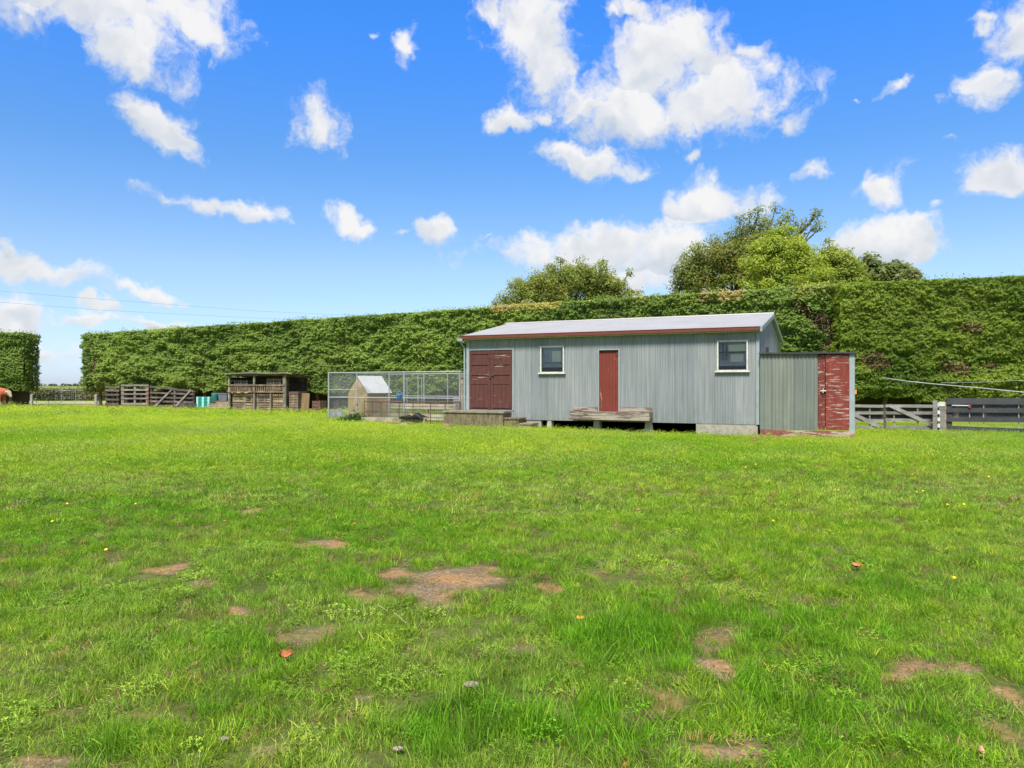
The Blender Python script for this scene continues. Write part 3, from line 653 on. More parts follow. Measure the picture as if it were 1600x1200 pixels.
# ================================================================= TREES
def tree(label, X, Y, H, crown, cols, trunk_r=.28, clr=.75, nclump=90, per=170, leafsz=(.10, .2), wisps=(), hollow=.25, squash=.85, name='tree', group=None):
    """crown = list of (dx, dz, rx, rz) lobes seen from the front"""
    root = empty(name, (X, Y, .05), 0, label, 'tree', group)
    cen = []; w_ = np.array([c[2] * c[3] for c in crown]); w_ = w_ / w_.sum()
    for (dx, dz, rx, rz), ww in zip(crown, w_):
        for i in range(max(6, int(nclump * ww))):
            d = rng.normal(size=3); d /= np.linalg.norm(d); r = (hollow + (1 - hollow) * rng.random() ** .45)
            if d[2] < -.5: d[2] *= -.6
            cen.append((dx + d[0] * rx * r, d[1] * rx * .8 * r, dz + d[2] * rz * r))
    cen = np.array(cen); rad = clr * rng.uniform(.55, 1.25, len(cen))
    for wx, wz, r in wisps: cen = np.vstack([cen, [wx, rng.uniform(-.5, .5), wz]]); rad = np.append(rad, r)
    P, N, ids, d = clump_leaves(cen, rad, per, (1, 1, squash), .7)
    P += rng.normal(size=P.shape) * .08
    base, light, third = cols
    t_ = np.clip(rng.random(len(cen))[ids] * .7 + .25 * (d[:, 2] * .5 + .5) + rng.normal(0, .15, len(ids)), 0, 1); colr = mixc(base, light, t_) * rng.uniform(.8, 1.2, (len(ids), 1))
    th = (rng.random(len(cen)) < .22)[ids] & (rng.random(len(ids)) < .6); colr[th] = np.array(third) * rng.uniform(.7, 1.2, (th.sum(), 1))
    nw = len(cen) - len(wisps)
    thin = np.ones(len(P), bool); thin[(ids >= nw)] = rng.random((ids >= nw).sum()) < .8
    leaf_mesh('crown', P[thin], N[thin], rng.uniform(leafsz[0], leafsz[1], thin.sum()), colr[thin], M['leaf'], root)
    t = MB(); zt = min(c[1] for c in crown) * .8
    t.tube([(0, 0, -.15), (.05, 0, zt * .4), (-.05, .05, zt)], [trunk_r * 1.25, trunk_r, trunk_r * .8], 9)
    t.build('trunk', M['bark'], root, True)
    l = MB()
    for c in cen[::max(1, len(cen) // 46)]:
        m_ = Vector((c[0] * .35, c[1] * .35, zt + (c[2] - zt) * .55)); l.tube([(0, 0, zt * .9), m_, tuple(c)], [trunk_r * .42, trunk_r * .2, .025], 5, False)
    for c in cen[nw:]: l.tube([(c[0] * .75, 0, c[2] - 1.4), (c[0] * .92, 0, c[2] - .6), tuple(c + np.array([0, 0, .25]))], [.07, .04, .015], 5, False)
    l.build('limbs', M['bark'], root)
    return root
def lobe(px, py, rx, ry, X, Y, zb=.05): return (AX(px, Y) - X, AZ(py, Y) - zb, rx * Y / F, ry * Y / F)
olive = ((.11, .155, .035), (.28, .335, .075), (.28, .24, .075))
YA = 47; XA = AX(885, YA)
tree('round olive green tree behind the hedge left of the taller one', XA, YA, 9.6,
     [lobe(895, 460, 86, 50, XA, YA), lobe(840, 468, 58, 40, XA, YA), (lobe(945, 460, 42, 36, XA, YA)), lobe(900, 440, 50, 30, XA, YA), lobe(795, 478, 22, 12, XA, YA)], olive, nclump=330, clr=.48, per=105, leafsz=(.06, .12),
     wisps=[(AX(983, YA) - XA, AZ(428, YA), .3), (AX(1000, YA) - XA, AZ(459, YA), .25), (AX(776, YA) - XA, AZ(474, YA), .28), (AX(1022, YA) - XA, AZ(466, YA), .22), (AX(875, YA) - XA, AZ(410, YA), .35), (AX(905, YA) - XA, AZ(409, YA), .4), (AX(940, YA) - XA, AZ(413, YA), .35)])
YB = 46; XB = AX(1150, YB)
tree('broad dark olive tree, tallest behind the hedge, with thin twiggy top', XB, YB, 12.5,
     [lobe(1125, 430, 72, 58, XB, YB), lobe(1090, 450, 42, 42, XB, YB), lobe(1160, 410, 60, 50, XB, YB), lobe(1195, 395, 62, 50, XB, YB), lobe(1250, 440, 60, 40, XB, YB)], ((.10, .14, .035), (.26, .31, .075), (.25, .22, .075)), nclump=460, clr=.5, per=100, leafsz=(.065, .125),
     wisps=[(AX(a, YB) - XB, AZ(b, YB), r) for a, b, r in [(1157,342,.34),(1172,338,.3),(1186,330,.4),(1196,345,.5),(1213,326,.42),(1222,345,.5),(1235,335,.38),(1244,352,.4),(1262,348,.3),(1278,332,.34),(1272,340,.25),(1282,352,.4),(1268,360,.3),(1180,352,.5),(1205,352,.6),(1230,355,.5),(1160,356,.5),(1250,364,.4),(1150,365,.5)]])
YC = 42; XC = AX(1235, YC); lime = ((.17, .26, .03), (.42, .49, .08), (.30, .38, .06))
tree('bright green rounded tree in front of the tall dark one', XC, YC, 11,
     [lobe(1225, 400, 45, 46, XC, YC), lobe(1205, 415, 45, 45, XC, YC), lobe(1250, 420, 48, 42, XC, YC), lobe(1240, 450, 60, 40, XC, YC), lobe(1200, 450, 40, 30, XC, YC)], lime, nclump=330, clr=.42, per=110, leafsz=(.055, .105), squash=.6)
YD = 43; XD = AX(1310, YD)
tree('bright green bushy tree at the right of the rounded tree', XD, YD, 9,
     [lobe(1300, 410, 22, 24, XD, YD), lobe(1318, 425, 26, 28, XD, YD), lobe(1290, 440, 34, 30, XD, YD), lobe(1330, 445, 26, 22, XD, YD)], ((.14, .21, .03), (.36, .42, .08), (.25, .3, .06)), nclump=190, clr=.42, per=100, leafsz=(.06, .11), squash=.65,
     wisps=[(AX(1297, YD) - XD, AZ(377, YD), .3), (AX(1330, YD) - XD, AZ(393, YD), .4)])
YE = 52; XE = AX(1385, YE)
tree('small grey green tree showing low above the smooth hedge', XE, YE, 8,
     [lobe(1360, 425, 22, 20, XE, YE), lobe(1385, 432, 30, 20, XE, YE), lobe(1410, 434, 26, 18, XE, YE)], ((.09, .14, .05), (.24, .28, .11), (.2, .2, .07)), nclump=80, clr=.5, per=90,
     wisps=[(AX(1352, YE) - XE, AZ(405, YE), .4), (AX(1402, YE) - XE, AZ(411, YE), .3)])

# ================================================================= MAIN SHED
ANG = -R(24.8); U = -2480.
def wall_s(px):
    u = (px - CX) / F; return (u * Ly - Lx) / (ca_ + u * sa_)
def wall_z(py, s, off=0.): return AZ(py, Ly - s * sa_ - off * ca_)
SL = wall_s(1185.5); WB, WT, D = .37, 3.17, 7.2; FL = .70
shed = empty('shed', (Lx, Ly, 0), ANG, 'long grey green corrugated iron shed raised on concrete piers', 'shed')
def corr(mb, s0, s1, z0, z1, pitch=.0762, amp=.0095, y=0., seg=6, along='x'):
    if s1 - s0 < .004 or z1 - z0 < .004: return
    k = max(1, int(math.ceil((s1 - s0) / (pitch / seg)))); V = []; Fc = []
    for i in range(k + 1):
        s = s0 + (s1 - s0) * i / k; yy = y + amp * math.sin(2 * math.pi * s / pitch)
        for z in (z0, z1): V.append((s, yy, z) if along == 'x' else (yy, s, z))
    for i in range(k): Fc.append((2*i, 2*i+2, 2*i+3, 2*i+1) if along == 'x' else (2*i, 2*i+1, 2*i+3, 2*i+2))
    mb.add(V, Fc)
def rect(px0, py0, px1, py1):
    a, b = wall_s(px0), wall_s(px1); m_ = (a + b) / 2; return a, b, wall_z(py1, m_), wall_z(py0, m_)
dd = rect(733, 547, 801, 641); sd_ = rect(935.5, 546, 967.5, 641); w1 = rect(845, 542, 881.5, 582); w2 = rect(1121, 533, 1168.5, 579)
dd = (dd[0], dd[1], FL, dd[3]); sd_ = (sd_[0], sd_[1], FL, sd_[3])
holes = sorted([dd, w1, sd_, w2]); fw = MB(); x = 0.
for a, b, z0, z1 in holes:
    corr(fw, x, a, WB, WT); corr(fw, a, b, WB, z0); corr(fw, a, b, z1, WT); x = b
corr(fw, x, SL, WB, WT); fw.build('wall', M['iron_wall'], shed)
# end and rear walls
RZ = 4.0; ew = MB()
def gable(xp, sgn):
    k = 190; V = []; Fc = []
    for i in range(k + 1):
        s = D * i / k; top = WT + .07 + (RZ - WT - .12) * (1 - abs(s - D / 2) / (D / 2)); xx = xp + .0095 * math.sin(2 * math.pi * s / .0762)
        V += [(xx, s, WB), (xx, s, top)]
    for i in range(k): Fc.append((2*i, 2*i+2, 2*i+3, 2*i+1))
    ew.add(V, Fc)
gable(SL, 1); gable(0, -1); corr(ew, 0, SL, WB, WT, y=D); ew.build('end_walls', M['iron_wall'], shed)
# lining and floor inside, so the room is a room
ins = MB()
ins.box(.12, SL - .12, .06, D - .12, FL - .10, FL); ins.build('floor', M['dark_in'], shed)
ln = MB(); ln.box(.5, SL - .5, 2.6, 2.66, FL, 3.1); ln.build('inner_partition', M['inner_wall'], shed)
# roof
rf = MB(); ov = .16; ez = 3.30
def roofplane(ya, za, yb, zb, x0, x1, flip=False):
    pitch = .0762; k = int((x1 - x0) / pitch * 6); V = []; Fc = []; dz = .009
    for i in range(k + 1):
        s = x0 + (x1 - x0) * i / k; h = dz * math.sin(2 * math.pi * s / pitch); V += [(s, ya, za + h), (s, yb, zb + h), (s, ya, za + h - .012), (s, yb, zb + h - .012)]
    for i in range(k): j = 4 * i; Fc += [(j, j+4, j+5, j+1), (j+2, j+3, j+7, j+6), (j, j+2, j+6, j+4), (j+1, j+5, j+7, j+3)]
    rf.add(V, Fc)
roofplane(-ov, ez, D / 2, RZ, -.18, SL + .1); roofplane(D + ov, ez, D / 2, RZ, -.18, SL + .1)
rf.tube([(-.19, D / 2, RZ + .01), (SL + .11, D / 2, RZ + .01)], .045, 10); roof = rf.build('roof', M['zinc_roof'], shed)
ga = MB(); ga.box(-.2, SL + .06, -ov - .10, -ov + .012, ez - .115, ez - .008)
ga.tube([(-.2, -ov - .098, ez - .012), (SL + .06, -ov - .098, ez - .012)], .014, 6); ga.build('gutter', M['gutter_red'], shed)
fa = MB(); fa.box(-.17, SL + .05, -ov + .02, -.03, WT - .02, ez - .04); fa.build('fascia', M['cream'], shed)
# barge flashings on the gables
for x_ in (SL + .015, -.19):
    bf = MB()
    for (ya, za, yb, zb) in ((-ov, ez, D/2, RZ), (D+ov, ez, D/2, RZ)):
        bf.hexa([(x_, ya, za-.15), (x_+.10, ya, za-.15), (x_+.10, yb, zb-.15), (x_, yb, zb-.15)], [(x_, ya, za-.015), (x_+.10, ya, za-.015), (x_+.10, yb, zb-.015), (x_, yb, zb-.015)])
    bf.build('barge_flashing', M['iron_trim'], shed)
cf = MB(); cf.box(-.03, .07, -.028, -.013, WB, WT - .02); cf.box(-.045, -.03, -.028, .08, WB, WT - .02); cf.build('corner_flashing', M['iron_trim'], shed); cf = MB(); cf.box(SL - .07, SL + .02, -.024, -.012, WB, WT - .02); cf.build('corner_flashing', M['iron_trim'], shed)
# downpipe at the left end of the gutter
dp = MB(); dp.tube([(-.16, -.24, ez - .10), (-.16, -.22, ez - .24), (-.12, -.06, ez - .42), (-.11, -.045, ez - .55), (-.11, -.045, .55)], .032, 8); dp.box(-.26, -.07, -.29, -.17, ez - .20, ez - .10)
dp.build('downpipe', M['iron_trim'], shed, False)
# windows
def window(r, two):
    a, b, z0, z1 = r; fr = MB(); t = .034; y0, y1 = -.045, .05
    fr.box(a - .01, a + t, y0, y1, z0, z1); fr.box(b - t, b + .01, y0, y1, z0, z1); fr.box(a + t, b - t, y0 + .004, y1, z1 - t * .8, z1); fr.box(a + t, b - t, y0 + .004, y1, z0, z0 + t * .6)
    wn = fr.build('window', M['white_paint'], shed)
    s = MB(); s.box(a - .07, b + .06, y0 - .045, .0, z0 - .05, z0 - .003); s.build('sill', M['white_paint'], wn)
    s = MB(); s.box(a - .04, b + .04, y0 - .02, -.012, z1 + .003, z1 + .028); s.build('head_flashing', M['iron_wall'], wn)
    g = MB(); g.box(a + t, b - t, .008, .012, z0 + t * .6, z1 - t * .8); g.build('pane', M['glass'], wn)
    i_ = MB(); w_ = b - a
    if not two:
        i_.box(a + t, b - t, .018, .04, z0 + .36 * (z1 - z0), z0 + .41 * (z1 - z0)); i_.build('glazing_bar', M['grey_white'], wn)
    else:
        zm = z0 + .60 * (z1 - z0); i_.box(a + t, b - t, .018, .04, zm, zm + .04)
        i_.box(a + w_ * .16, a + w_ * .2, .018, .04, z0 + .35 * (z1 - z0), z1 - t); i_.box(a + w_ * .28, a + w_ * .32, .018, .04, z0 + .35 * (z1 - z0), z1 - t)
        i_.build('glazing_bar', M['dark_in'], wn)
window(w1, False); window(w2, True)
# boards added behind the panes, coloured to mimic reflections and items inside
a, b, z0, z1 = w1
k = MB(); k.box(a - .1, b + .1, .115, .13, z0 + .40 * (z1 - z0), z1 + .05); k.build('screen', M['inner_wall'], shed)
k = MB(); k.box(a + .44 * (b - a), a + .82 * (b - a), .095, .105, z0 + .36 * (z1 - z0), z1 - .14); k.build('card', M['blind'], shed)
k = MB(); k.box(a - .1, b + .1, .08, .40, z0 + .20 * (z1 - z0), z0 + .36 * (z1 - z0)); k.build('bench', M['blueboard'], shed)
a, b, z0, z1 = w2
k = MB(); k.box(a - .1, b + .1, .125, .14, z0 + .25 * (z1 - z0), z1 + .05); k.build('screen', M['inner_wall'], shed)
k = MB(); k.box(a + .42 * (b - a), b - .14, .105, .115, z0 + .30 * (z1 - z0), z0 + .56 * (z1 - z0)); k.box(a + .35 * (b - a), b - .05, .105, .115, z0 + .66 * (z1 - z0), z1 - .1); k.build('card', M['blind'], shed)
k = MB(); k.box(a - .1, b + .1, .08, .40, z0 + .16 * (z1 - z0), z0 + .27 * (z1 - z0)); k.build('bench', M['blueboard'], shed)
# double doors
a, b, z0, z1 = dd; m_ = (a + b) / 2
k = MB(); k.box(a - .075, a, -.035, .05, z0 - .02, z1 + .03); k.box(b, b + .05, -.03, .05, z0 - .02, z1 + .03); k.box(a, b, -.03, .05, z1, z1 + .03); k.build('door_frame', M['iron_trim'], shed)
for (l_, r_) in ((a + .006, m_ - .004), (m_ + .004, b - .006)):
    k = MB(); H_ = z1 - z0; k.box(l_, r_, .0, .035, z0 + .015, z1 - .012)
    for zz in (.985, .80, .63, .475, .03): k.box(l_ + .002, r_ - .002, -.022, -.0015, z0 + zz * H_ - (.10 if zz > .05 else .0), z0 + zz * H_ + (.0 if zz > .05 else .13))
    k.box(l_ + .001, l_ + .10, -.0185, -.001, z0 + .02, z1 - .016); k.box(r_ - .10, r_ - .001, -.0185, -.001, z0 + .02, z1 - .016)
    nb = 4
    for i in range(nb):
        c0 = l_ + .102 + (r_ - l_ - .204) * i / nb; c1 = l_ + .102 + (r_ - l_ - .204) * (i + 1) / nb; k.box(c0 + .004, c1 - .004, -.010, -.0008, z0 + .16, z0 + .475 * H_ - .102)
    dr = k.build('door', M['red_double'], shed)
    if l_ > m_: h = MB(); h.box(m_ - .10, m_ + .14, -.045, -.024, z0 + .565 * H_, z0 + .585 * H_); h.box(m_ - .03, m_ + .03, -.06, -.046, z0 + .535 * H_, z0 + .60 * H_); h.build('hasp', M['dark_in'], dr)
# single door set back in its opening
a, b, z0, z1 = sd_
k = MB(); k.box(a - .012, a + .012, -.02, .10, z0, z1); k.box(b - .02, b + .02, -.024, .10, z0, z1); k.box(a + .012, b - .02, -.02, .10, z1 - .02, z1 + .004); k.build('door_frame', M['iron_trim'], shed)
k = MB(); nb = 6
for i in range(nb): c0 = a + .014 + (b - a - .036) * i / nb; c1 = a + .014 + (b - a - .036) * (i + 1) / nb; k.box(c0 + .002, c1 - .002, .052, .085, z0 + .01, z1 - .022)
k.box(a + .014, b - .022, .086, .10, z0 + .01, z1 - .022); dr = k.build('door', M['red_single'], shed)
h = MB(); h.box(b - .10, b - .05, .03, .051, z1 - .2, z1 - .06); h.build('hinge', M['dark_in'], dr)
k = MB(); k.box(a - .03, b + .03, -.20, .10, z0 - .045, z0 - .003); k.build('door_sill', M['step_stone'], shed)
# platform under the single door
p0, p1_ = wall_s(896), wall_s(1020)
pf = MB(); pf.box(p0, p1_, -.42, -.385, .44, .575); pf.box(p0 + .01, p1_ - .01, -.425, -.39, .585, .70); pf.box(p0, p0 + .04, -.384, -.02, .44, .70); pf.box(p1_ - .04, p1_, -.384, -.02, .44, .70); pf.box(p0 + .02, p1_ - .02, -.384, -.022, .60, .652)
pf.box(p0 + .02, a - .04, -.055, -.015, .70, .84); pf.box(b + .04, p1_ - .02, -.055, -.015, .70, .84); pf.build('door_platform', M['bench_wood'], shed)
# piers and concrete base
for pc, wd_ in ((858, .10), (934, .13), (1014, .12)):
    s = wall_s(pc); k = MB(); t = wd_ * .72; off = -.12 if pc > 900 else .02
    k.hexa([(s - wd_, off - .04, -.05), (s + wd_, off - .04, -.05), (s + wd_, off + .26, -.05), (s - wd_, off + .26, -.05)], [(s - t, off, WB + .05 if off < 0 else WB - .01), (s + t, off, WB + .05 if off < 0 else WB - .01), (s + t, off + .22, WB + .05 if off < 0 else WB - .01), (s - t, off + .22, WB + .05 if off < 0 else WB - .01)])
    k.build('pier', M['concrete'], shed)
s0 = wall_s(1087.5); k = MB(); k.box(s0, SL - .03, .012, .2, -.05, WB - .004); k.box(.05, wall_s(845), .03, .2, -.05, WB - .01)
k.box(0.02, .2, .21, D, -.05, WB - .01); k.box(SL - .2, SL - .02, .21, D, -.05, WB - .01); k.box(.21, SL - .21, D - .2, D - .02, -.05, WB - .01); k.build('foundation', M['concrete'], shed)  # walls on the unseen sides added to keep the underfloor dark
k = MB(); k.box(.02, SL - .02, .03, .09, WB - .005, FL - .11); k.build('bottom_plate', M['dark_in'], shed)
k = MB(); k.box(SL + .02, SL + .09, 1.9, 2.0, 2.62, 2.78); k.tube([(SL + .04, 1.95, 2.62), (SL + .04, 1.95, 2.4)], .015, 6); k.build('meter_box', M['dark_in'], shed)

# concrete landing and steps
lp0, lp1 = wall_s(706), wall_s(799)
land = empty('landing', (Lx, Ly, 0), ANG, 'mossy concrete landing with two steps before the maroon double doors', 'landing')
yf = -.62
k = MB(); a0, a1 = -.62, wall_s(799) - .02
segs = 14; V = []; Fc = []
k.box(a0, a1, yf, -.04, 0.0, .60); k.build('block', M['block_moss'], land)
k = MB(); k.box(a0 - .03, a1 + .03, yf - .04, -.03, .603, .665); k.build('capping', M['step_stone'], land)
k = MB(); k.box(a1 + .005, a1 + .56, yf + .05, -.04, .0, .40); k.box(a1 + .005, a1 + .60, yf + .02, -.05, .404, .455); k.build('step', M['block_moss'], land)
k = MB(); k.box(a1 + .565, a1 + 1.02, yf + .03, -.04, .0, .24); k.box(a1 + .61, a1 + 1.06, yf + .0, -.045, .243, .285); k.build('step', M['step_stone'], land)
# broken bricks left of the landing
for i, (px, py) in enumerate([(697, 664), (703, 666), (700, 660)]):
    X, Y = G(px, py + 4); k = MB(); k.hexa([(-.11, -.06, 0), (.11, -.06, 0), (.11, .06, 0), (-.11, .05, 0)], [(-.10, -.055, .12 + .03 * i), (.10, -.06, .13), (.11, .055, .12), (-.09, .05, .14)])
    o = k.build('brick', M['brick']); o.location = (X, Y, .11); o.rotation_euler = (.1, .1 * i, i); tag(o, ['broken red brick lowest left of the concrete landing', 'broken red brick touching the concrete landing', 'broken red brick at the back beside the landing'][i], 'brick', 'bricks beside the landing')

# ================================================================= LEAN-TO LOCKER
le = empty('lean_to', (Lx, Ly, 0), ANG, 'small grey green iron lean-to with peeling red door', 'lean-to')
q0, q1 = wall_s(1188.5), wall_s(1334); LT_ = 2.52; db = .24; y_ = -.16
k = MB(); c0 = wall_s(1278); corr(k, q0, c0, db, LT_ - .05, pitch=.105, amp=.012, y=y_, seg=8); k.build('wall', M['iron_lean'], le)
k = MB(); corr(k, y_, 1.9, db, LT_ - .05, y=q0, along='y'); corr(k, y_, 1.9, db, LT_ - .08, y=q1, along='y'); corr(k, q0, q1, db, LT_ - .1, y=1.9); k.build('side_walls', M['iron_lean'], le)
k = MB(); k.hexa([(q0 - .03, y_ - .09, LT_ - .045), (q1 + .06, y_ - .09, LT_ - .075), (q1 + .06, 2.0, LT_ - .12), (q0 - .03, 2.0, LT_ - .09)], [(q0 - .03, y_ - .09, LT_ - .005), (q1 + .06, y_ - .09, LT_ - .035), (q1 + .06, 2.0, LT_ - .08), (q0 - .03, 2.0, LT_ - .05)]); k.build('roof', M['black_rail'], le)
d0, d1, d2 = wall_s(1278.6), wall_s(1289.5), wall_s(1327)
def boards(x0, x1, m, nm, yoff):
    k = MB(); z = db + .03; n_ = 20; hh = (LT_ - .09 - z) / n_
    for i in range(n_): k.box(x0 + .003, x1 - .003, yoff, yoff + .03, z + i * hh + .001, z + (i + 1) * hh - .001)
    k.box(x0 + .006, x1 - .006, yoff + .031, yoff + .045, z, LT_ - .09); return k.build(nm, m, le)
boards(d0, d1, M['red_board_dull'], 'side_panel', y_ + .015)
dr = boards(d1 + .012, d2, M['red_board'], 'door', y_ - .012)
h = MB(); h.box(d1 - .12, d1 + .03, y_ - .05, y_ - .014, 1.38, 1.41); h.tube([(d1 - .05, y_ - .07, 1.33), (d1 - .05, y_ - .07, 1.47)], .012, 6); h.build('latch', M['white_paint'], dr)
k = MB(); k.box(d2 + .004, q1 + .015, y_ - .02, y_ + .0, db, LT_ - .08); k.box(q1 + .018, q1 + .03, y_ - .02, .3, db, LT_ - .09); k.build('corner_flashing', M['iron_trim'], le)
k = MB(); k.box(q0 - .01, q1 + .03, y_ - .075, y_ - .03, .0, .115); k.box(q0 + .01, q0 + .62 * (q1 - q0), y_ - .065, y_ - .028, .12, db - .004); k.box(q0 + .625 * (q1 - q0), q1 + .02, y_ - .07, y_ - .03, .12, db + .01); k.build('base_plank', M['red_plank'], le)
k = MB(); k.box(q1 + .032, q1 + .075, .0, .06, 1.30, 1.42); k.build('tag', M['orange'], le)

# ================================================================= MESH HELPERS FOR WIRE
def wires(mb, P0, e, L, z0, z1, pitch=.06, r=.0022, diamond=True, nv=3):
    """chain-link between two uprights; P0 origin, e unit direction"""
    e = Vector(e); P0 = Vector(P0); H = z1 - z0
    if diamond:
        nn = int((L + H) / pitch)
        for sgn in (1, -1):
            for i in range(nn + 1):
                s = i * pitch - H
                sa, za, sb, zb = s, 0, s + H, H
                if sa < 0: za -= sa; sa = 0
                if sb > L: zb -= sb - L; sb = L
                if sb - sa < .01: continue
                if sgn < 0: sa, sb = L - sa, L - sb
                mb.tube([P0 + e * sa + Vector((0, 0, z0 + za)), P0 + e * sb + Vector((0, 0, z0 + zb))], r, nv, False)
    else:
        for i in range(int(L / pitch) + 1): mb.tube([P0 + e * i * pitch + Vector((0, 0, z0)), P0 + e * i * pitch + Vector((0, 0, z1))], r, nv, False)
        for i in range(int(H / pitch) + 1): mb.tube([P0 + Vector((0, 0, z0 + i * pitch)), P0 + e * L + Vector((0, 0, z0 + i * pitch))], r, nv, False)

# ================================================================= CHAIN-LINK RUN
ya, yb_ = 30.6, 27.9; PA = Vector((AX(513, ya), ya, .1)); PB = Vector((AX(720, yb_), yb_, .1)); run = empty('dog_run', PA, 0, 'galvanised pipe and wire mesh dog run left of the shed', 'dog run')
eF = (PB - PA); LF = eF.length; eF = eF / LF; eD = Vector((-eF.y, eF.x, 0)); DEP = 4.4
def runs(px): u = (px - CX) / F; return (u * PA.y - PA.x) / (eF.x - u * eF.y)
TOPZ = 1.97
k = MB()
for px, r in ((513.5, .035), (557.5, .022), (608, .026), (631.5, .035), (662.5, .024), (718.5, .035)):
    p = eF * runs(px); k = MB(); k.tube([p + Vector((0, 0, -.1)), p + Vector((0, 0, TOPZ + .03))], r, 8); k.build('post', M['galv'], run)
for s in (0, .25, .5, .75, 1):
    p = eF * LF * s + eD * DEP; k = MB(); k.tube([p + Vector((0, 0, -.1)), p + Vector((0, 0, TOPZ + .03))], .026, 8); k.build('post', M['galv'], run)
for zz, r in ((TOPZ, .024), (.95, .022)):
    for a_, b_ in ((Vector(), eF * LF), (eD * DEP, eD * DEP + eF * LF), (Vector(), eD * DEP), (eF * LF, eF * LF + eD * DEP)):
        k = MB(); k.tube([a_ + Vector((0, 0, zz)), b_ + Vector((0, 0, zz))], r, 7); k.build('rail', M['galv'], run)
k = MB(); p = eF * runs(513.5); q_ = eF * runs(557); k.tube([p + Vector((0, 0, 1.27)), q_ + Vector((0, 0, 1.27))], .018, 6); k.build('rail', M['galv'], run); k = MB(); k.tube([p + Vector((0, 0, .02)), q_ + Vector((0, 0, .02))], .018, 6); k.build('rail', M['galv'], run)
p = eF * runs(636); q_ = eF * runs(659); k = MB()   # gate leaf
for a_, b_ in ((Vector((0, 0, .15)), Vector((0, 0, 1.75))),): k.tube([p + a_, p + b_, q_ + b_, q_ + a_, p + a_], .017, 6); k.build('gate', M['galv'], run)
for o_, e_, l_ in ((Vector(), eF, LF), (eD * DEP, eF, LF), (Vector(), eD, DEP), (eF * LF, eD, DEP)):
    k = MB(); wires(k, o_, e_, l_, .02, TOPZ); k.build('mesh_panel', M['galv_wire'], run)
# low brick wall at the back of the run
p = PA + eF * runs(634) + eD * (DEP - .7); k = MB(); z = 0
for j in range(12):
    off = .115 * (j % 2); x = off
    while x < 2.55: k.box(x + .005, x + .222, 0, .11, z + .006, z + .078); x += .23
    z += .084
k.box(0, 2.78, .01, .10, 0, z - .01); o = k.build('brick_wall', mottled('grey_brick', [(.24, .22, .23), (.17, .15, .16), (.30, .27, .27)], 9)); o.location = (p.x, p.y, .08); o.rotation_euler = (0, 0, math.atan2(eF.y, eF.x)); tag(o, 'low grey brick wall inside the mesh dog run', 'brick wall')

# ================================================================= KENNEL
TH = R(-36)
kn = empty('kennel', (AX(574, 30.25), 30.25, .1), 0, 'steep pine plank kennel with bright white sheet roof', 'kennel'); kn.rotation_euler = (0, 0, TH)
# local x: along the gable (negative = left), local y: depth.  front right corner is the origin
kw, kd, ke, kr = 1.16, 1.30, 1.20, 1.85
k = MB(); nb = 9
for i in range(nb):
    x0, x1 = -kw + kw * i / nb, -kw + kw * (i + 1) / nb - .006; hx = lambda x: ke + (kr - ke) * (1 - abs(x + kw / 2) / (kw / 2)) - .02
    k.hexa([(x0, 0, 0), (x1, 0, 0), (x1, .025, 0), (x0, .025, 0)], [(x0, 0, hx(x0)), (x1, 0, hx(x1)), (x1, .025, hx(x1)), (x0, .025, hx(x0))])
k.build('front_wall', M['pine'], kn)
k = MB()
for j in range(8): k.box(.0, .022, .03, kd, .02 + j * .145, .02 + (j + 1) * .145 - .006); k.box(-kw, -kw + .02, .03, kd, .02 + j * .145, .02 + (j + 1) * .145 - .006)
k.box(-kw, 0, kd + .002, kd + .02, 0, ke - .02); k.build('side_walls', M['pine_h'], kn)
for sx in (0, 1):
    k = MB(); K_ = 26; V = []; Fc = []; xe = .07 if sx == 0 else -kw - .07; ze = ke - .07; xr = -kw / 2
    for i in range(K_ * 4 + 1):
        y = -.05 + (kd + .1) * i / (K_ * 4); h = .007 * math.sin(i * math.pi / 2); V += [(xe, y, ze + h), (xr, y, kr + h), (xe, y, ze + h - .012), (xr, y, kr + h - .012)]
    for i in range(K_ * 4): j = 4 * i; Fc += [(j, j+4, j+5, j+1), (j+2, j+3, j+7, j+6), (j, j+2, j+6, j+4)]
    k.add(V, Fc); k.build('roof', M['kennel_roof'], kn)

# ================================================================= RUSTY STOCK CRATE
Yc = 28.0; cp = Vector((AX(569, 28.9), 28.9, .1)); cp2 = Vector((AX(695.5, 26.9), 26.9, .1)); ec = (cp2 - cp); Lc = ec.length; ec /= Lc; dc = Vector((-ec.y, ec.x, 0))
cr_ = empty('stock_crate', cp, math.atan2(ec.y, ec.x), 'rusty steel framed mesh stock crate on the grass before the dog run', 'stock crate'); cd, chh = .95, .82
k = MB()
for z in (.05, .42, chh):
    for y in (0, cd): k.tube([(0, y, z), (Lc, y, z)], .018 if z != .42 else .012, 6)
    for x in (0, Lc): k.tube([(x, 0, z), (x, cd, z)], .018, 6)
for x in (0, .42, .9 * 1, Lc * .45, Lc * .62, Lc * .83, Lc):
    for y in (0, cd): k.tube([(x, y, 0), (x, y, chh)], .016, 6)
k.tube([(.05, 0, .55), (.34, 0, .12)], .016, 6); k.build('frame', M['rust'], cr_)
k = MB(); wires(k, (.42, 0, 0), (1, 0, 0), Lc - .42, .06, chh, .10, .0038, False, 4); wires(k, (0, cd, 0), (1, 0, 0), Lc, .06, chh, .10, .0038, False, 4); wires(k, (0, 0, 0), (0, 1, 0), cd, .06, chh, .10, .0038, False, 4); wires(k, (Lc, 0, 0), (0, 1, 0), cd, .06, chh, .10, .0038, False, 4); k.build('mesh_panel', M['wire_dark'], cr_)
k = MB(); k.tube([(.75, -.02, chh + .005), (1.95, -.02, chh + .01)], .021, 7); k.build('red_bar', M['red_bar'], cr_)
k = MB()
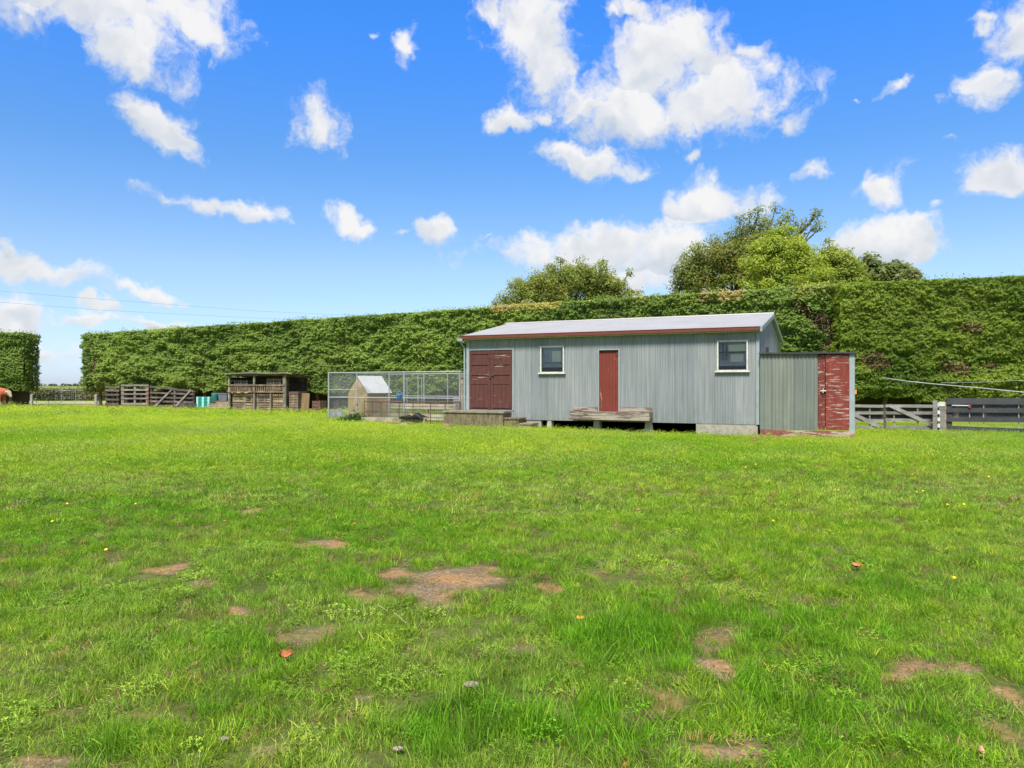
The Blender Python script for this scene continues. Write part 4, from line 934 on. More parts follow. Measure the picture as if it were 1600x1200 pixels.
for j, z in enumerate((.10, .24, .52, .64)): k.box(.55, Lc - .15, cd - .07, cd - .04, z, z + .095)
k.build('back_boards', wood('pale_boards', (.42, .39, .30), (.26, .23, .17), (.5, .47, .38), 'x'), cr_)
k = MB(); k.box(0, Lc - .75, -.22, -.17, 0.0, .20); k.box(.02, Lc - .8, -.165, -.02, .16, .215); k.build('skid_board', M['grey_post'], cr_)
# timber balk lying in front and black rubber sheet on it
X, Y = G(640, 664); k = MB(); k.hexa([(-.62, -.05, 0), (.62, -.05, 0), (.6, .09, 0), (-.6, .09, 0)], [(-.61, -.05, .075), (.60, -.05, .08), (.6, .09, .08), (-.6, .09, .075)])
o = k.build('timber_balk', M['red_plank']); o.location = (X - .4, Y - .1, .13); o.rotation_euler = (0, 0, -.3); tag(o, 'short reddish timber balk lying before the rusty mesh crate', 'timber')
k = MB(); nu, nv_ = 16, 7; V = []; Fc = []
for i in range(nu + 1):
    for j in range(nv_ + 1):
        u = i / nu; v = j / nv_; hump = .02 + .19 * math.exp(-((u - .72) / .2) ** 2) + .10 * math.exp(-((u - .25) / .2) ** 2) + .03 * math.sin(u * 17 + v * 6)
        V.append((u * 1.05 - .1, v * .5 + .02 * math.sin(u * 9), hump * (.5 + .5 * math.sin(math.pi * min(1, .25 + v * .75)))))
for i in range(nu):
    for j in range(nv_): a_ = i * (nv_ + 1) + j; Fc.append((a_, a_ + nv_ + 1, a_ + nv_ + 2, a_ + 1))
k.add(V, Fc); x_ = len(V); k.add([(p_[0], p_[1], -.01) for p_ in V], [f[::-1] for f in Fc])
edge = [i * (nv_ + 1) for i in range(nu + 1)]
k.f += [(edge[i], edge[i] + x_, edge[i + 1] + x_, edge[i + 1]) for i in range(nu)]
o = k.build('rubber_sheet', M['black_rubber'], None, True); o.location = Vector((AX(627, 27.6), 27.5, .31)); o.rotation_euler = (0, 0, math.atan2(ec.y, ec.x)); tag(o, 'crumpled black rubber sheet on the boards of the rusty crate', 'rubber sheet')
# blue bucket
p = cp + ec * ((618.5 - 569) / 126.5 * Lc) + dc * .30
k = MB(); k.lathe([(.095, 0), (.12, .26), (.128, .27), (.118, .275), (.085, .03)], 16); bk = k.build('bucket', M['blue_plastic'], None, True); bk.location = (p.x, p.y, .1 + chh + .02); tag(bk, 'small light blue plastic bucket standing on the rusty mesh crate', 'bucket')
k = MB(); k.tube([(.12 * math.cos(t), 0, .27 + .10 * math.sin(t)) for t in np.linspace(0, math.pi, 10)], .005, 5); k.build('handle', M['galv'], bk)
# dark leafy weed at the kennel foot
def weed(label, px, py, w_, h_, nl=500, colr=((.03, .075, .02), (.08, .15, .03)), cat='weed', name='weed'):
    X, Y = G(px, py); r_ = empty(name, (X, Y, float(gbase(X, Y))), 0, label, cat)
    P = rng.normal(size=(nl, 3)) * np.array([w_ * .4, .15, 0]); P[:, 2] = np.abs(rng.normal(size=nl)) * h_ * .45 * (1 - np.clip(np.abs(P[:, 0]) / w_, 0, .8)) + .03
    N = rng.normal(size=(nl, 3)) + np.array([0, -.4, .6]); leaf_mesh('leaves', P, N, rng.uniform(.05, .09, nl), mixc(colr[0], colr[1], rng.random(nl)), M['leaf'], r_)
    k = MB()
    for i in range(14): a_ = random.uniform(-.35, .35) * w_; k.tube([(a_ * .4, 0, -.03), (a_, random.uniform(-.1, .1), h_ * random.uniform(.3, .8))], [.008, .003], 4)
    k.build('stems', M['bark'], r_)
weed('dark green weed at the foot of the pine kennel', 556, 659, .85, .40)
weed('tuft of weeds under the shed between two piers', 975, 673, .5, .14, 160)
# tarp heap in the run
X, Y = AX(526, 33.2), 33.2; k = MB(); V = []; Fc = []; nu = 14
for i in range(nu + 1):
    for j in range(nu + 1):
        u, v = i / nu * 2 - 1, j / nu * 2 - 1; V.append((u * .4, v * .35, max(0, (.30 - .25 * (u * u + v * v)) + .07 * math.sin(u * 7 + v * 5) + .05 * math.sin(u * 13 - v * 11)) - .02))
for i in range(nu):
    for j in range(nu): a_ = i * (nu + 1) + j; Fc.append((a_, a_ + nu + 1, a_ + nu + 2, a_ + 1))
k.add(V, Fc); o = k.build('tarpaulin', M['tarp'], None, True); o.location = (X, Y, .13); tag(o, 'grey green tarpaulin heap in the dog run beside the kennel', 'tarpaulin')
# old post beside the shed corner
X, Y = AX(719.5, 27.0), 27.0
po = empty('gate_post', (X + .07, Y - .05, .08), 0, 'old pale timber post between the dog run and the shed corner', 'post')
k = MB(); k.tube([(0, 0, -.1), (0.01, 0, 1.0), (0, 0, 1.90)], [.075, .07, .068], 10); k.build('shaft', M['grey_post'], po)
k = MB(); k.box(-.10, .10, -.09, .09, 1.74, 1.90); k.build('cap', M['grey_wood'], po)

# ================================================================= WOOD STORE
YS = 38.4; ws = empty('wood_store', (AX(446, YS), YS, .12), ANG, 'open fronted timber wood store with rusty sheet roof', 'wood store')
Wd = 3.35; Dp = 1.7; Tz = 2.0     # local x from -Wd..0
def ps(px, yoff=0.):   # px -> local x on its front line
    ox, oy = ws.location.x - sa_ * (-yoff), ws.location.y; u = (px - CX) / F
    return (u * oy - ws.location.x) / (ca_ + u * sa_)
for px, wd_ in ((358.5, .10), (397.5, .10), (423.5, .05), (445, .19)):
    x = ps(px); k = MB(); k.box(x - wd_ / 2, x + wd_ / 2, -.05, .05, -.1, Tz + .02 - (.9 if px == 423.5 else 0)); k.build('post', M['grey_post'], ws)
for x in (ps(358.5), ps(397.5), ps(445)):
    k = MB(); k.box(x - .05, x + .05, Dp - .1, Dp, -.1, Tz - .18); k.build('post', M['dark_post'], ws)
k = MB(); k.box(ps(357), ps(446), Dp - .02, Dp + .02, 0, Tz - .02)
for j in range(10): k.box(ps(357), ps(446), Dp - .045, Dp - .022, .02 + j * .2, .02 + j * .2 + .17)
k.build('back_wall', M['dark_rail'], ws)
k = MB()
for j in range(9): k.box(ps(357) - .02, ps(357) + .01, .06, Dp - .06, .02 + j * .21, .02 + j * .21 + .16)
k.build('side_wall', M['dark_rail'], ws)
k = MB(); x0, x1 = ps(356) - .05, ps(446) + .62; n_ = 140; V = []; Fc = []
for i in range(n_ + 1):
    x = x0 + (x1 - x0) * i / n_; h = .012 * math.sin(i * math.pi / 2 * 1.0) + .02 * math.sin(x * 2.1); sag = -.05 * max(0, (x - ps(446)) / .6); V += [(x, -.22, Tz + .10 + h + sag), (x, Dp + .15, Tz - .12 + h + sag), (x, -.22, Tz + .05 + h + sag), (x, Dp + .15, Tz - .17 + h + sag)]
for i in range(n_): j = 4 * i; Fc += [(j, j+4, j+5, j+1), (j+2, j+3, j+7, j+6), (j, j+2, j+6, j+4)]
k.add(V, Fc); k.build('roof', mottled('rusty_roof_sheet', [(.20, .19, .18), (.13, .11, .10), (.32, .18, .05)], 2.2, .8, .003), ws)
k = MB(); k.box(ps(356), ps(446), -.075, -.052, Tz - .06, Tz + .06); k.box(ps(357), ps(446) + .4, .5, .6, Tz - .1, Tz - .01); k.build('roof_beam', M['dark_rail'], ws)
k = MB(); zr = AZ(601.5, YS) - .12; k.box(ps(357), ps(446), -.09, -.055, zr - .05, zr + .03); k.box(ps(357), ps(446), -.09, -.055, zr - .40, zr - .33)
x = ps(360)
while x < ps(444): k.box(x, x + .055 + random.random() * .02, -.052, -.02, zr - .33, zr - .05 + random.uniform(-.01, .01)); x += .135
k.build('slatted_rail', M['crate_wood'], ws)
# fruit crates and pallets stacked inside: each one a thing
def crate(name, label, cat, w_, h_, d_, m, slats=4, group=None, open_top=True):
    r_ = empty(name, (0, 0, 0), 0, label, cat, group)
    k = MB(); sh = h_ / slats
    for j in range(slats):
        for y in (0, d_ - .018): k.box(0, w_, y, y + .018, j * sh + .012, (j + 1) * sh - .018 + random.uniform(-.006, .006))
        for x in (.002, w_ - .02): k.box(x, x + .018, .02, d_ - .02, j * sh + .012, (j + 1) * sh - .018)
    k.build('slats', m, r_)
    k = MB()
    for x in (.0, w_ / 2 - .03, w_ - .06): k.box(x, x + .06, -.016, -.001, 0, h_); k.box(x, x + .06, d_ + .001, d_ + .016, 0, h_)
    k.box(.02, w_ - .02, .02, d_ - .02, .0, .02); k.build('battens', M['grey_post'] if m is not M['crate_red'] else M['crate_red'], r_); return r_
wm = ws.matrix_basis.copy()
def put(o, x, y, z, rz=0):
    c_, s_ = math.cos(ANG), math.sin(ANG); o.location = (ws.location.x + c_ * x - s_ * y, ws.location.y + s_ * x + c_ * y, .12 + z); o.rotation_euler = (0, 0, ANG + rz)
cw = (ps(443) - ps(361)) / 4 - .03; ch_ = .47
protoA = crate('crate', 'x', 'crate', cw, ch_, .8, M['crate_wood'], 4, 'crates stacked in the wood store'); protoB = crate('crate', 'x', 'crate', cw, ch_, .8, M['pine_h'], 3, 'crates stacked in the wood store')
cols_ = ['at the left post', 'left of the middle post', 'right of the middle post', 'beside the thick right post']; rows_ = ['bottom', 'middle']
kinds = [[0, 1, 0, 0], [1, 0, 0, 1]]; used = {0: False, 1: False}
for r_i in range(2):
    for c_i in range(4):
        kd_ = kinds[r_i][c_i]; pr = protoA if kd_ == 0 else protoB; o = pr if not used[kd_] else copy_tree(pr); used[kd_] = True
        put(o, ps(361) + c_i * (cw + .03), .10 + random.uniform(-.02, .05), .02 + r_i * (ch_ + .02), random.uniform(-.03, .03)); o['label'] = f'{"brown" if kd_ == 0 else "tan"} slatted crate {cols_[c_i]} of the wood store, {rows_[r_i]} row'
for i, (px, wi, hi2, lab) in enumerate([(363, .95, .70, 'dark crate high on the left in the wood store'), (414, .95, .78, 'grey open crate high on the right in the wood store')]):
    o = crate('crate', lab, 'crate', wi, hi2, .6, M['crate_wood'] if i else M['dark_rail'], 5, 'crates stacked in the wood store'); put(o, ps(px), .15, 1.02)
# sticks of firewood thrown on top
for i in range(7):
    k = MB(); k.tube([(0, 0, 0), (.55 + .1 * random.random(), 0, .02)], .035, 6); o = k.build('firewood_log', M['pine_h']); put(o, ps(361) + .24 * (i % 4) + (.1 if i > 3 else 0), .05, 1.015 + .06 * (i // 4), random.uniform(-.4, .4))
    tag(o, ['leftmost', 'second from left', 'third from left', 'rightmost'][i % 4] + (' upper' if i > 3 else ' lower') + ' stick of firewood lying on the crates in the wood store', 'firewood', 'firewood on the crates')
# crates and board beside the store
o = crate('crate', 'grey brown crate stack with red lid right of the wood store post', 'crate', .58, .95, .6, M['crate_wood'], 7); put(o, ps(449), .15, 0)
k = MB(); k.box(-.02, .62, -.03, .66, 0, .14); l_ = k.build('lid', M['crate_red'], o); l_.location = (0, 0, .96)
k = MB()
for i in range(5): k.box(i * .10, i * .10 + .094, 0, .03, 0, 1.02)
k.box(0, .49, .031, .05, .1, .2); k.box(0, .49, .031, .05, .8, .9); o = k.build('timber_hatch', M['old_pine']); put(o, ps(468), .1, 0, 0); o.rotation_euler[0] = -.08; tag(o, 'tan boarded hatch leaning between two crates right of the wood store', 'hatch')
o = crate('crate', 'reddish brown crate at the far right of the wood store', 'crate', .50, .64, .5, M['crate_red'], 4); put(o, ps(484), .2, 0)
k = MB(); k.box(0, .8, 0, .5, 0, .05); k.box(.1, .7, .1, .4, .06, .25); o = k.build('timber_offcuts', M['dark_rail']); put(o, ps(465), 1.1, 0); tag(o, 'dark offcuts lying behind the crates under the store roof', 'timber')

# ================================================================= PALLETS, PLASTIC, WIRE
Yp = 43.0
def pallet(label, w_, d_, m, layers=1):
    r_ = empty('pallet', (0, 0, 0), 0, label, 'pallet'); k = MB()
    for y in (0, d_ / 2 - .05, d_ - .1): k.box(0, w_, y, y + .10, .02, .11)
    k.build('bearers', M['dark_rail'], r_); k = MB(); x = 0
    while x < w_ - .05: k.box(x, x + .09, -.01, d_ + .01, .112, .13); k.box(x, x + .09, -.01, d_ + .01, 0, .018); x += .145
    k.build('deck', m, r_); return r_
def at(o, px, Y, z=.12, rz=0): o.location = (AX(px, Y), Y, z); o.rotation_euler = (0, 0, rz); return o
at(pallet('brown pallet on the ground under the teal plastic pallets', 1.05, .9, M['crate_wood']), 305, Yp, .12, -.1)
tp = empty('plastic_pallet', (0, 0, 0), 0, 'x', 'plastic pallet', 'teal plastic pallets')
k = MB(); k.box(0, .78, .03, .09, .0, .13)
for j in range(4): k.box(.0, .78, .0, .028, .005 + j * .034, .022 + j * .034)
k.build('deck', M['teal'], tp); k = MB()
for x in (.0, .33, .66): k.box(x, x + .12, -.03, .6, .002, .15)
k.build('feet', plain('pale_teal_plastic', (.22, .55, .48), .5), tp)
labs = ['teal plastic pallet, bottom of the upright stack beside the wood store', 'teal plastic pallet, second from bottom of the stack', 'teal plastic pallet, second from top of the stack', 'teal plastic pallet, topmost of the stack']
for i in range(4): o = tp if i == 0 else copy_tree(tp); at(o, 307, Yp + .02, .26 + i * .155, -.05 + .02 * (i % 2)); o['label'] = labs[i]
k = MB(); k.lathe([(.19, 0), (.21, .05), (.2, .3), (.21, .42), (.19, .46), (.1, .47)], 14); o = at(k.build('drum', M['teal_dark'], None, True), 336, 44.6, .62); tag(o, 'dark teal plastic drum behind the pale timber stack', 'drum')
k = MB(); k.hexa([(-.22, -.2, 0), (.22, -.2, 0), (.22, .2, 0), (-.22, .2, 0)], [(-.27, -.25, .42), (.27, -.25, .42), (.27, .25, .42), (-.27, .25, .42)]); k.box(-.29, .29, -.27, .27, .421, .46); o = at(k.build('bin', M['grey_plastic']), 350, 44.2, .62); tag(o, 'grey plastic bin behind the timber stack beside the wood store', 'bin')
k = MB(); k.box(-.8, .8, -.4, .4, .42, .47); [k.box(x, x + .08, -.38, .38, 0, .42) for x in (-.78, .0, .7)]; o = at(k.build('low_table', M['grey_wood']), 344, 44.4, .14); tag(o, 'low grey timber table behind the stacked boards', 'table')
at(pallet('grey pallet under the stacked boards left of the wood store', 1.25, .9, M['grey_wood']), 324.5, 42.3, .12, -.15)
bl = ['pale pine board', 'long grey board', 'tan pine board', 'thick brown board', 'short orange board']
for i in range(5):
    k = MB(); L_ = [1.25, 1.2, 1.15, 1.25, .75][i]; k.box(0, L_, 0, .35, 0, .055); k.box(.02, L_ - .05, .37, .7, 0, .05)
    o = at(k.build('board', [M['pine_h'], M['grey_wood'], M['pine_h'], M['crate_wood'], M['pine_h']][i]), 325.5 + (11 if i == 4 else 0), 42.3, .255 + i * .062, -.15 + .03 * i); tag(o, bl[i] + ' in the stack left of the wood store, ' + ['lowest', 'second', 'third', 'fourth', 'topmost'][i], 'board', 'boards stacked beside the wood store')
for i in range(3):
    k = MB(); 
    for j in range(7):
        r_ = .20 - .008 * j; pts = [(.06 * j - .2 + random.uniform(-.01, .01), r_ * math.cos(t), .22 + r_ * math.sin(t)) for t in np.linspace(0, 2 * math.pi, 15)]; k.tube(pts, .013, 4, False)
    o = at(k.build('wire_coil', M['wire_dark']), 286 + i * 8.5, 43.0 + .2 * (i % 2), .12, .2 * i - .2); tag(o, ['coil of old grey wire leaning, leftmost beside the teal pallets', 'coil of old grey wire between two other coils', 'coil of old grey wire touching the teal pallets'][i], 'wire coil', 'coils of wire by the teal pallets')

# ================================================================= CATTLE YARD (left)
YY0 = 47.2; yard = empty('yard_fence', (AX(165, YY0), YY0, .12), -R(14), 'dark weathered timber yard rails under the left end of the hedge', 'fence')
ya_ = -R(14); yc_, ys_ = math.cos(ya_), math.sin(ya_)
def yx(px, root=yard): u = (px - CX) / F; return (u * root.location.y - root.location.x) / (yc_ - u * ys_)
for px, hh, m in ((167.5, 1.42, 'dark_post'), (184, 1.35, 'dark_post'), (237, 1.4, 'dark_post'), (273.5, 1.12, 'grey_post'), (303, 1.0, 'dark_post')):
    x = yx(px); k = MB(); k.tube([(x, 0, -.1), (x, 0, hh)], .075, 8); k.build('post', M[m], yard)
for z in (.22, .52, .82, 1.10, 1.32):
    k = MB(); k.beam((yx(166), -.09, z), (yx(188), -.09, z), .035, .12, jit=.02); k.build('rail', M['dark_rail'], yard)
for z0_, z1_ in ((.16, .16), (.42, .38), (.68, .62), (.95, .86), (1.34, 1.04)):
    k = MB(); k.beam((yx(236), -.09, z0_), (yx(304), -.09, z1_), .035, .11, jit=.02); k.build('rail', M['dark_rail'], yard)
for pa, pb in ((270, 245), (300.5, 277)):
    k = MB(); k.beam((yx(pa), -.15, 1.12), (yx(pb), -.15, .12), .04, .10); k.build('brace', M['grey_wood'], yard)
gt = empty('yard_gate', (AX(190, 46.4), 46.4, .12), 0, 'pale slatted timber gate with brown posts at the yard', 'gate')
gx_ = lambda px: AX(px, 46.4) - AX(190, 46.4)
for px, m, r_ in ((192, 'grey_post', .085), (211, 'grey_post', .06), (230.5, 'brown_post', .09)):
    k = MB(); k.box(gx_(px) - r_, gx_(px) + r_, -.05, .05, -.08, 1.42); k.build('post', M[m], gt)
for z in (.27, .60, .88, 1.14, 1.43):
    k = MB(); k.box(gx_(190), gx_(233), -.085, -.052, z - .05, z + .05); k.build('rail', M['grey_wood'], gt)
for px, lab in ((49.5, 'short white post at the end of the left hedge'), (150, 'short white post at the corner of the long hedge')):
    X, Y = G(px, 637.5); k = MB(); k.hexa([(-.07, -.06, -.05), (.07, -.06, -.05), (.07, .06, -.05), (-.07, .06, -.05)], [(-.065, -.055, .82), (.065, -.055, .82), (.065, .055, .86), (-.065, .055, .86)])
    o = k.build('post', M['grey_white']); o.location = (X, Y, .12); tag(o, lab, 'post')
# pipe gate across the gap
fg = empty('field_gate', (AX(56, 53.5), 53.5, .12), 0, 'grey pipe field gate closing the gap between the hedges', 'gate'); fx = lambda px: AX(px, 53.5) - AX(56, 53.5)
k = MB(); k.tube([(fx(57), 0, .15), (fx(57), 0, 1.05), (fx(95), 0, 1.05), (fx(95), 0, .15), (fx(57), 0, .15)], .022, 6); k.tube([(fx(96.5), 0, .15), (fx(96.5), 0, 1.05), (fx(134), 0, 1.05), (fx(134), 0, .15), (fx(96.5), 0, .15)], .022, 6)
for p_ in (76, 86, 118): k.tube([(fx(p_), 0, .15), (fx(p_), 0, 1.05)], .014, 5)
k.build('frame', M['galv'], fg); k = MB(); wires(k, (fx(57), 0, 0), (1, 0, 0), fx(134) - fx(57), .15, 1.05, .15, .004, False, 3); k.build('mesh_panel', M['galv_wire'], fg)

# ================================================================= RIGHT GATE AND FENCE
Yg = 25.6; g0 = Vector((AX(1332, Yg), Yg + .2, 0)); g1 = Vector((AX(1470, 24.6), 24.6, 0)); ge = (g1 - g0); Lg = ge.length; ge /= Lg; ag = math.atan2(ge.y, ge.x)
rg = empty('timber_gate', g0, ag, 'silvered timber farm gates with diagonal braces right of the lean-to', 'gate')
def gxx(px): u = (px - CX) / F; return (u * g0.y - g0.x) / (ge.x - u * ge.y)
def gzz(py, x): return AZ(py, g0.y + ge.y * x)
split = gxx(1382)
for y0p, y1p, w_ in ((634, 636, .10), (645, 646, .10), (656, 658, .10), (667, 669, .11)):
    for xa, xb in ((gxx(1322), split - .03), (split + .03, gxx(1468))):
        k = MB(); k.beam((xa, 0, gzz(y0p, xa)), (xb, 0, gzz(y0p + (y1p - y0p) * .6, xb)), .03, w_, jit=.008); k.build('rail', M['gate_grey'], rg)
for xa, za, xb, zb in ((gxx(1336), gzz(648, gxx(1336)), gxx(1375), gzz(667, gxx(1375))), (gxx(1390), gzz(633, gxx(1390)), gxx(1462), gzz(667, gxx(1462)))):
    k = MB(); k.beam((xa, -.035, za), (xb, -.035, zb), .03, .12); k.build('brace', M['gate_grey'], rg)
for px, m in ((1382.5, 'dark_rail'), (1397, 'gate_grey'), (1434, 'gate_grey'), (1359, 'gate_grey'), (1465, 'gate_grey')):
    x = gxx(px); k = MB(); w_ = .045 if m == 'dark_rail' else .022; k.box(x - w_, x + w_, .018, .05, .02, gzz(634, x)); k.build('upright', M[m], rg)
k = MB(); wires(k, (gxx(1326), .055, 0), (1, 0, 0), gxx(1468) - gxx(1326), .18, .88, .075, .003, True, 3); k.build('mesh_panel', M['wire_dark'], rg)
Yq = 24.3; gp = empty('gate_post', (AX(1465.5, Yq), Yq, 0), ag, 'grey timber gate post with a column of white blocks', 'post')
k = MB(); k.box(-.15, -.02, -.06, .06, -.1, 1.05); k.box(.03, .21, -.07, .07, -.1, 1.02); k.build('shaft', M['gate_grey'], gp)
k = MB()
for z in (.16, .37, .60, .86): k.box(-.018, .055, -.085, -.072, z, z + .12)
k.build('white_blocks', M['white_paint'], gp)
k = MB(); k.box(.02, .2, -.09, -.073, .86, 1.0); k.build('cap_plate', M['white_paint'], gp)
k = MB(); k.box(.212, .24, -.06, .06, 0, 1.0); k.build('pale_batten', M['pine_h'], gp)
bp = Vector((AX(1479, 24.1), 24.1, 0)); ang_f = -R(27); bfn = empty('rail_fence', bp, ang_f, 'black painted rail fence with wire netting at the right edge', 'fence'); fc_, fs_ = math.cos(ang_f), math.sin(ang_f)
def fxx(px): u = (px - CX) / F; return (u * bp.y - bp.x) / (fc_ - u * fs_)
def fzz(py, x): return AZ(py, bp.y + fs_ * x)
LFn = 4.6
for pa, pb, w_ in ((627, 627, .20), (641, 641.5, .14), (655.5, 656.5, .14), (669.5, 674.5, .19)):
    xb = fxx(1600); za = fzz(pa, fxx(1480)); zb = fzz(pb, xb); sl_ = (zb - za) / (xb - fxx(1480))
    k = MB(); k.beam((0, 0, za), (LFn, 0, za + sl_ * LFn), .04, w_); k.build('rail', M['black_rail'], bfn)
for px in (1483.5, 1650): 
    x = fxx(px); k = MB(); k.box(x - .08, x + .08, .025, .17, -.1, 1.06); k.build('post', M['black_rail'], bfn)
for px in (1515, 1537, 1592): x = fxx(px); k = MB(); k.box(x - .012, x + .012, .022, .05, .1, 1.0); k.build('dropper', M['galv'], bfn)
k = MB(); wires(k, (0, .06, 0), (1, 0, 0), LFn, .22, .98, .07, .003, True, 3); k.build('netting', M['galv_wire'], bfn)
k = MB(); zz = fzz(633.5, fxx(1487)); k.tube([(fxx(1487), -.05, zz), (fxx(1514), -.05, fzz(634, fxx(1514)))], .022, 6); k.build('bolt_rail', M['pipe'], bfn)
k = MB(); k.box(fxx(1513), fxx(1517), -.07, -.03, fzz(637, fxx(1515)), fzz(632, fxx(1515))); k.build('red_stop', M['red_bar'], bfn)
# pale pipe sagging in front of the hedge
pts = [(AX(1378, 30.5), 30.5, AZ(590, 30.5))]
for px, py, Y in ((1420, 596, 29.8), (1470, 601, 29), (1530, 606, 28), (1600, 613, 27), (1700, 622, 25.8)): pts.append((AX(px, Y), Y, AZ(py, Y)))
k = MB(); k.tube(pts, .017, 7); tag(k.build('water_pipe', M['pipe'], None, True), 'pale plastic water pipe sagging across the front of the hedge', 'pipe')
pts = [(AX(px, Y), Y, AZ(py, Y)) for px, py, Y in ((1470, 598, 30.2), (1540, 597, 29.3), (1600, 594, 28.6), (1680, 590, 27.6))]; k = MB(); k.tube(pts, .006, 5); tag(k.build('wire', M['pipe']), 'thin pale wire above the sagging pipe at the right', 'wire')
# old rails lying in the grass before the gate
for i, (pa, pb, lab) in enumerate([((1398, 677), (1445, 680), 'grey bent rail lying in the grass, left before the gates'), ((1420, 675.5), (1502, 678), 'long thin grey rail lying before the gate post'), ((1455, 680), (1530, 681), 'thin grey pipe lying in the grass, nearest the black fence')]):
    a_ = G(*pa); b_ = G(*pb); k = MB(); k.tube([(a_[0], a_[1], .04), ((a_[0]+b_[0])/2, (a_[1]+b_[1])/2, .07), (b_[0], b_[1], .04)], .018, 6); tag(k.build('loose_rail', M['wire_dark']), lab, 'rail', 'loose rails before the gates')

# power cables far behind
for i, (q_, lab) in enumerate([([(-260, 447, 92), (0, 454.5, 96), (110, 464, 102), (400, 486, 116), (760, 502, 140)], 'upper thin power cable crossing the low left sky'), ([(-260, 463, 92), (0, 472, 96), (150, 484, 104), (400, 497, 116), (760, 512, 140)], 'lower thin power cable crossing the low left sky')]):
    k = MB(); k.tube([(AX(a, Y), Y, AZ(b, Y)) for a, b, Y in q_], .011, 4, False); tag(k.build('power_cable', M['cable']), lab, 'cable')

# ================================================================= COW
cy = 46.0; cx0 = AX(3, cy)
V = {'pelvis': (-.72, 0, 1.12), 'loin': (-.3, 0, 1.10), 'rib': (.1, 0, 1.02), 'sh': (.42, 0, 1.05), 'neck': (.66, 0, 1.04), 'poll': (.86, 0, 1.0), 'face': (.98, 0, .84), 'muz': (1.05, 0, .68),
     'tail': (-.98, 0, 1.1), 'tail2': (-1.06, 0, .7)}
rad_ = {'pelvis': (.25, .27), 'loin': (.27, .29), 'rib': (.29, .34), 'sh': (.24, .30), 'neck': (.15, .2), 'poll': (.12, .13), 'face': (.10, .10), 'muz': (.075, .07), 'tail': (.05, .05), 'tail2': (.03, .03)}
E = [('pelvis', 'loin'), ('loin', 'rib'), ('rib', 'sh'), ('sh', 'neck'), ('neck', 'poll'), ('poll', 'face'), ('face', 'muz'), ('pelvis', 'tail'), ('tail', 'tail2')]
for s_, n_ in ((-1, 'l'), (1, 'r')):
    V.update({'hip' + n_: (-.72, .17*s_, .92), 'stf' + n_: (-.62, .2*s_, .70), 'hock' + n_: (-.84, .19*s_, .42), 'hf' + n_: (-.80, .19*s_, .06), 'elb' + n_: (.40, .17*s_, .74), 'kn' + n_: (.43, .17*s_, .40), 'ff' + n_: (.43, .17*s_, .06), 'ear' + n_: (.84, .24*s_, 1.0)})
    rad_.update({'hip' + n_: (.15, .17), 'stf' + n_: (.12, .13), 'hock' + n_: (.055, .055), 'hf' + n_: (.055, .055), 'elb' + n_: (.10, .11), 'kn' + n_: (.06, .06), 'ff' + n_: (.055, .055), 'ear' + n_: (.035, .03)})
    E += [('pelvis', 'hip' + n_), ('hip' + n_, 'stf' + n_), ('stf' + n_, 'hock' + n_), ('hock' + n_, 'hf' + n_), ('sh', 'elb' + n_), ('elb' + n_, 'kn' + n_), ('kn' + n_, 'ff' + n_), ('poll', 'ear' + n_)]
keys = list(V); me = bpy.data.meshes.new('cow'); me.from_pydata([V[k] for k in keys], [(keys.index(a), keys.index(b)) for a, b in E], [])
cow = bpy.data.objects.new('cow', me); C.objects.link(cow); cow.location = (cx0 - .36, cy, .12); cow.rotation_euler = (0, 0, R(-8))
sk = cow.modifiers.new('skin', 'SKIN'); 
for i, kk in enumerate(keys): me.skin_vertices[0].data[i].radius = rad_[kk]
me.skin_vertices[0].data[0].use_root = True; sk.use_smooth_shade = True; cow.modifiers.new('sub', 'SUBSURF').levels = 2; cow.modifiers[-1].render_levels = 2
def cow_fn(t):
    p = oc(t); sx = t.node('ShaderNodeSeparateXYZ'); t.l.new(p, sx.inputs[0]); nz = t.math('MULTIPLY', t.math('SUBTRACT', t.noise(p, 3.5, 3), .5), .3)
    x, z = t.math('ADD', sx.outputs[0], nz), t.math('ADD', sx.outputs[2], nz)
    face = t.remap(x, .80, .86); leg = t.remap(z, .48, .40); c = t.mix(t.noise(p, 6, 3), (.26, .06, .030), (.40, .12, .06)); c = t.mix(t.math('MAXIMUM', face, leg), c, (.42, .33, .25))
    hoof = t.remap(sx.outputs[2], .10, .08); c = t.mix(hoof, c, (.03, .025, .02)); return princ(t, c, .8)
me.materials.append(mat('red_white_hide', cow_fn)); tag(cow, 'red brown cow with pale face standing at the left edge', 'cow')

# ================================================================= SMALL THINGS ON THE LAWN
def dry_leaf(px, py, s, m, lab, rz=0., curl=.5, stand=.0):
    s *= .66
    X, Y = G(px, py); k = MB(); n_ = 7; V = []; Fc = []
    for i in range(n_ + 1):
        for j in range(5):
            u, v = i / n_ * 2 - 1, j / 4 * 2 - 1; w_ = (1 - u * u) ** .5 * (1 - .25 * math.sin(5 * u)) if abs(u) < 1 else .05
            V.append((u * s, v * s * .7 * w_, s * curl * (v * v * .8 + .3 * u * u) + s * .12 * math.sin(u * 6 + v * 3) + s * .1))
    for i in range(n_):
        for j in range(4): a_ = i * 5 + j; Fc.append((a_, a_ + 5, a_ + 6, a_ + 1))
    k.add(V, Fc); k.tube([(s, 0, s * .3), (s * 1.5, .1 * s, s * .45)], s * .04, 4); o = k.build('fallen_leaf', m, None, True); o.location = (X, Y, float(gh(X, Y)) + .028); o.rotation_euler = (stand, 0, rz); tag(o, lab, 'leaf', 'dry leaves on the lawn'); 
dry_leaf(445, 1037, .055, M['dry_leaf'], 'bright orange curled leaf on the lawn at lower left', .6, .9, .5)
dry_leaf(1338, 892, .065, M['dry_leaf'], 'rusty brown leaf on the grass at mid right', .1, .6, .2)
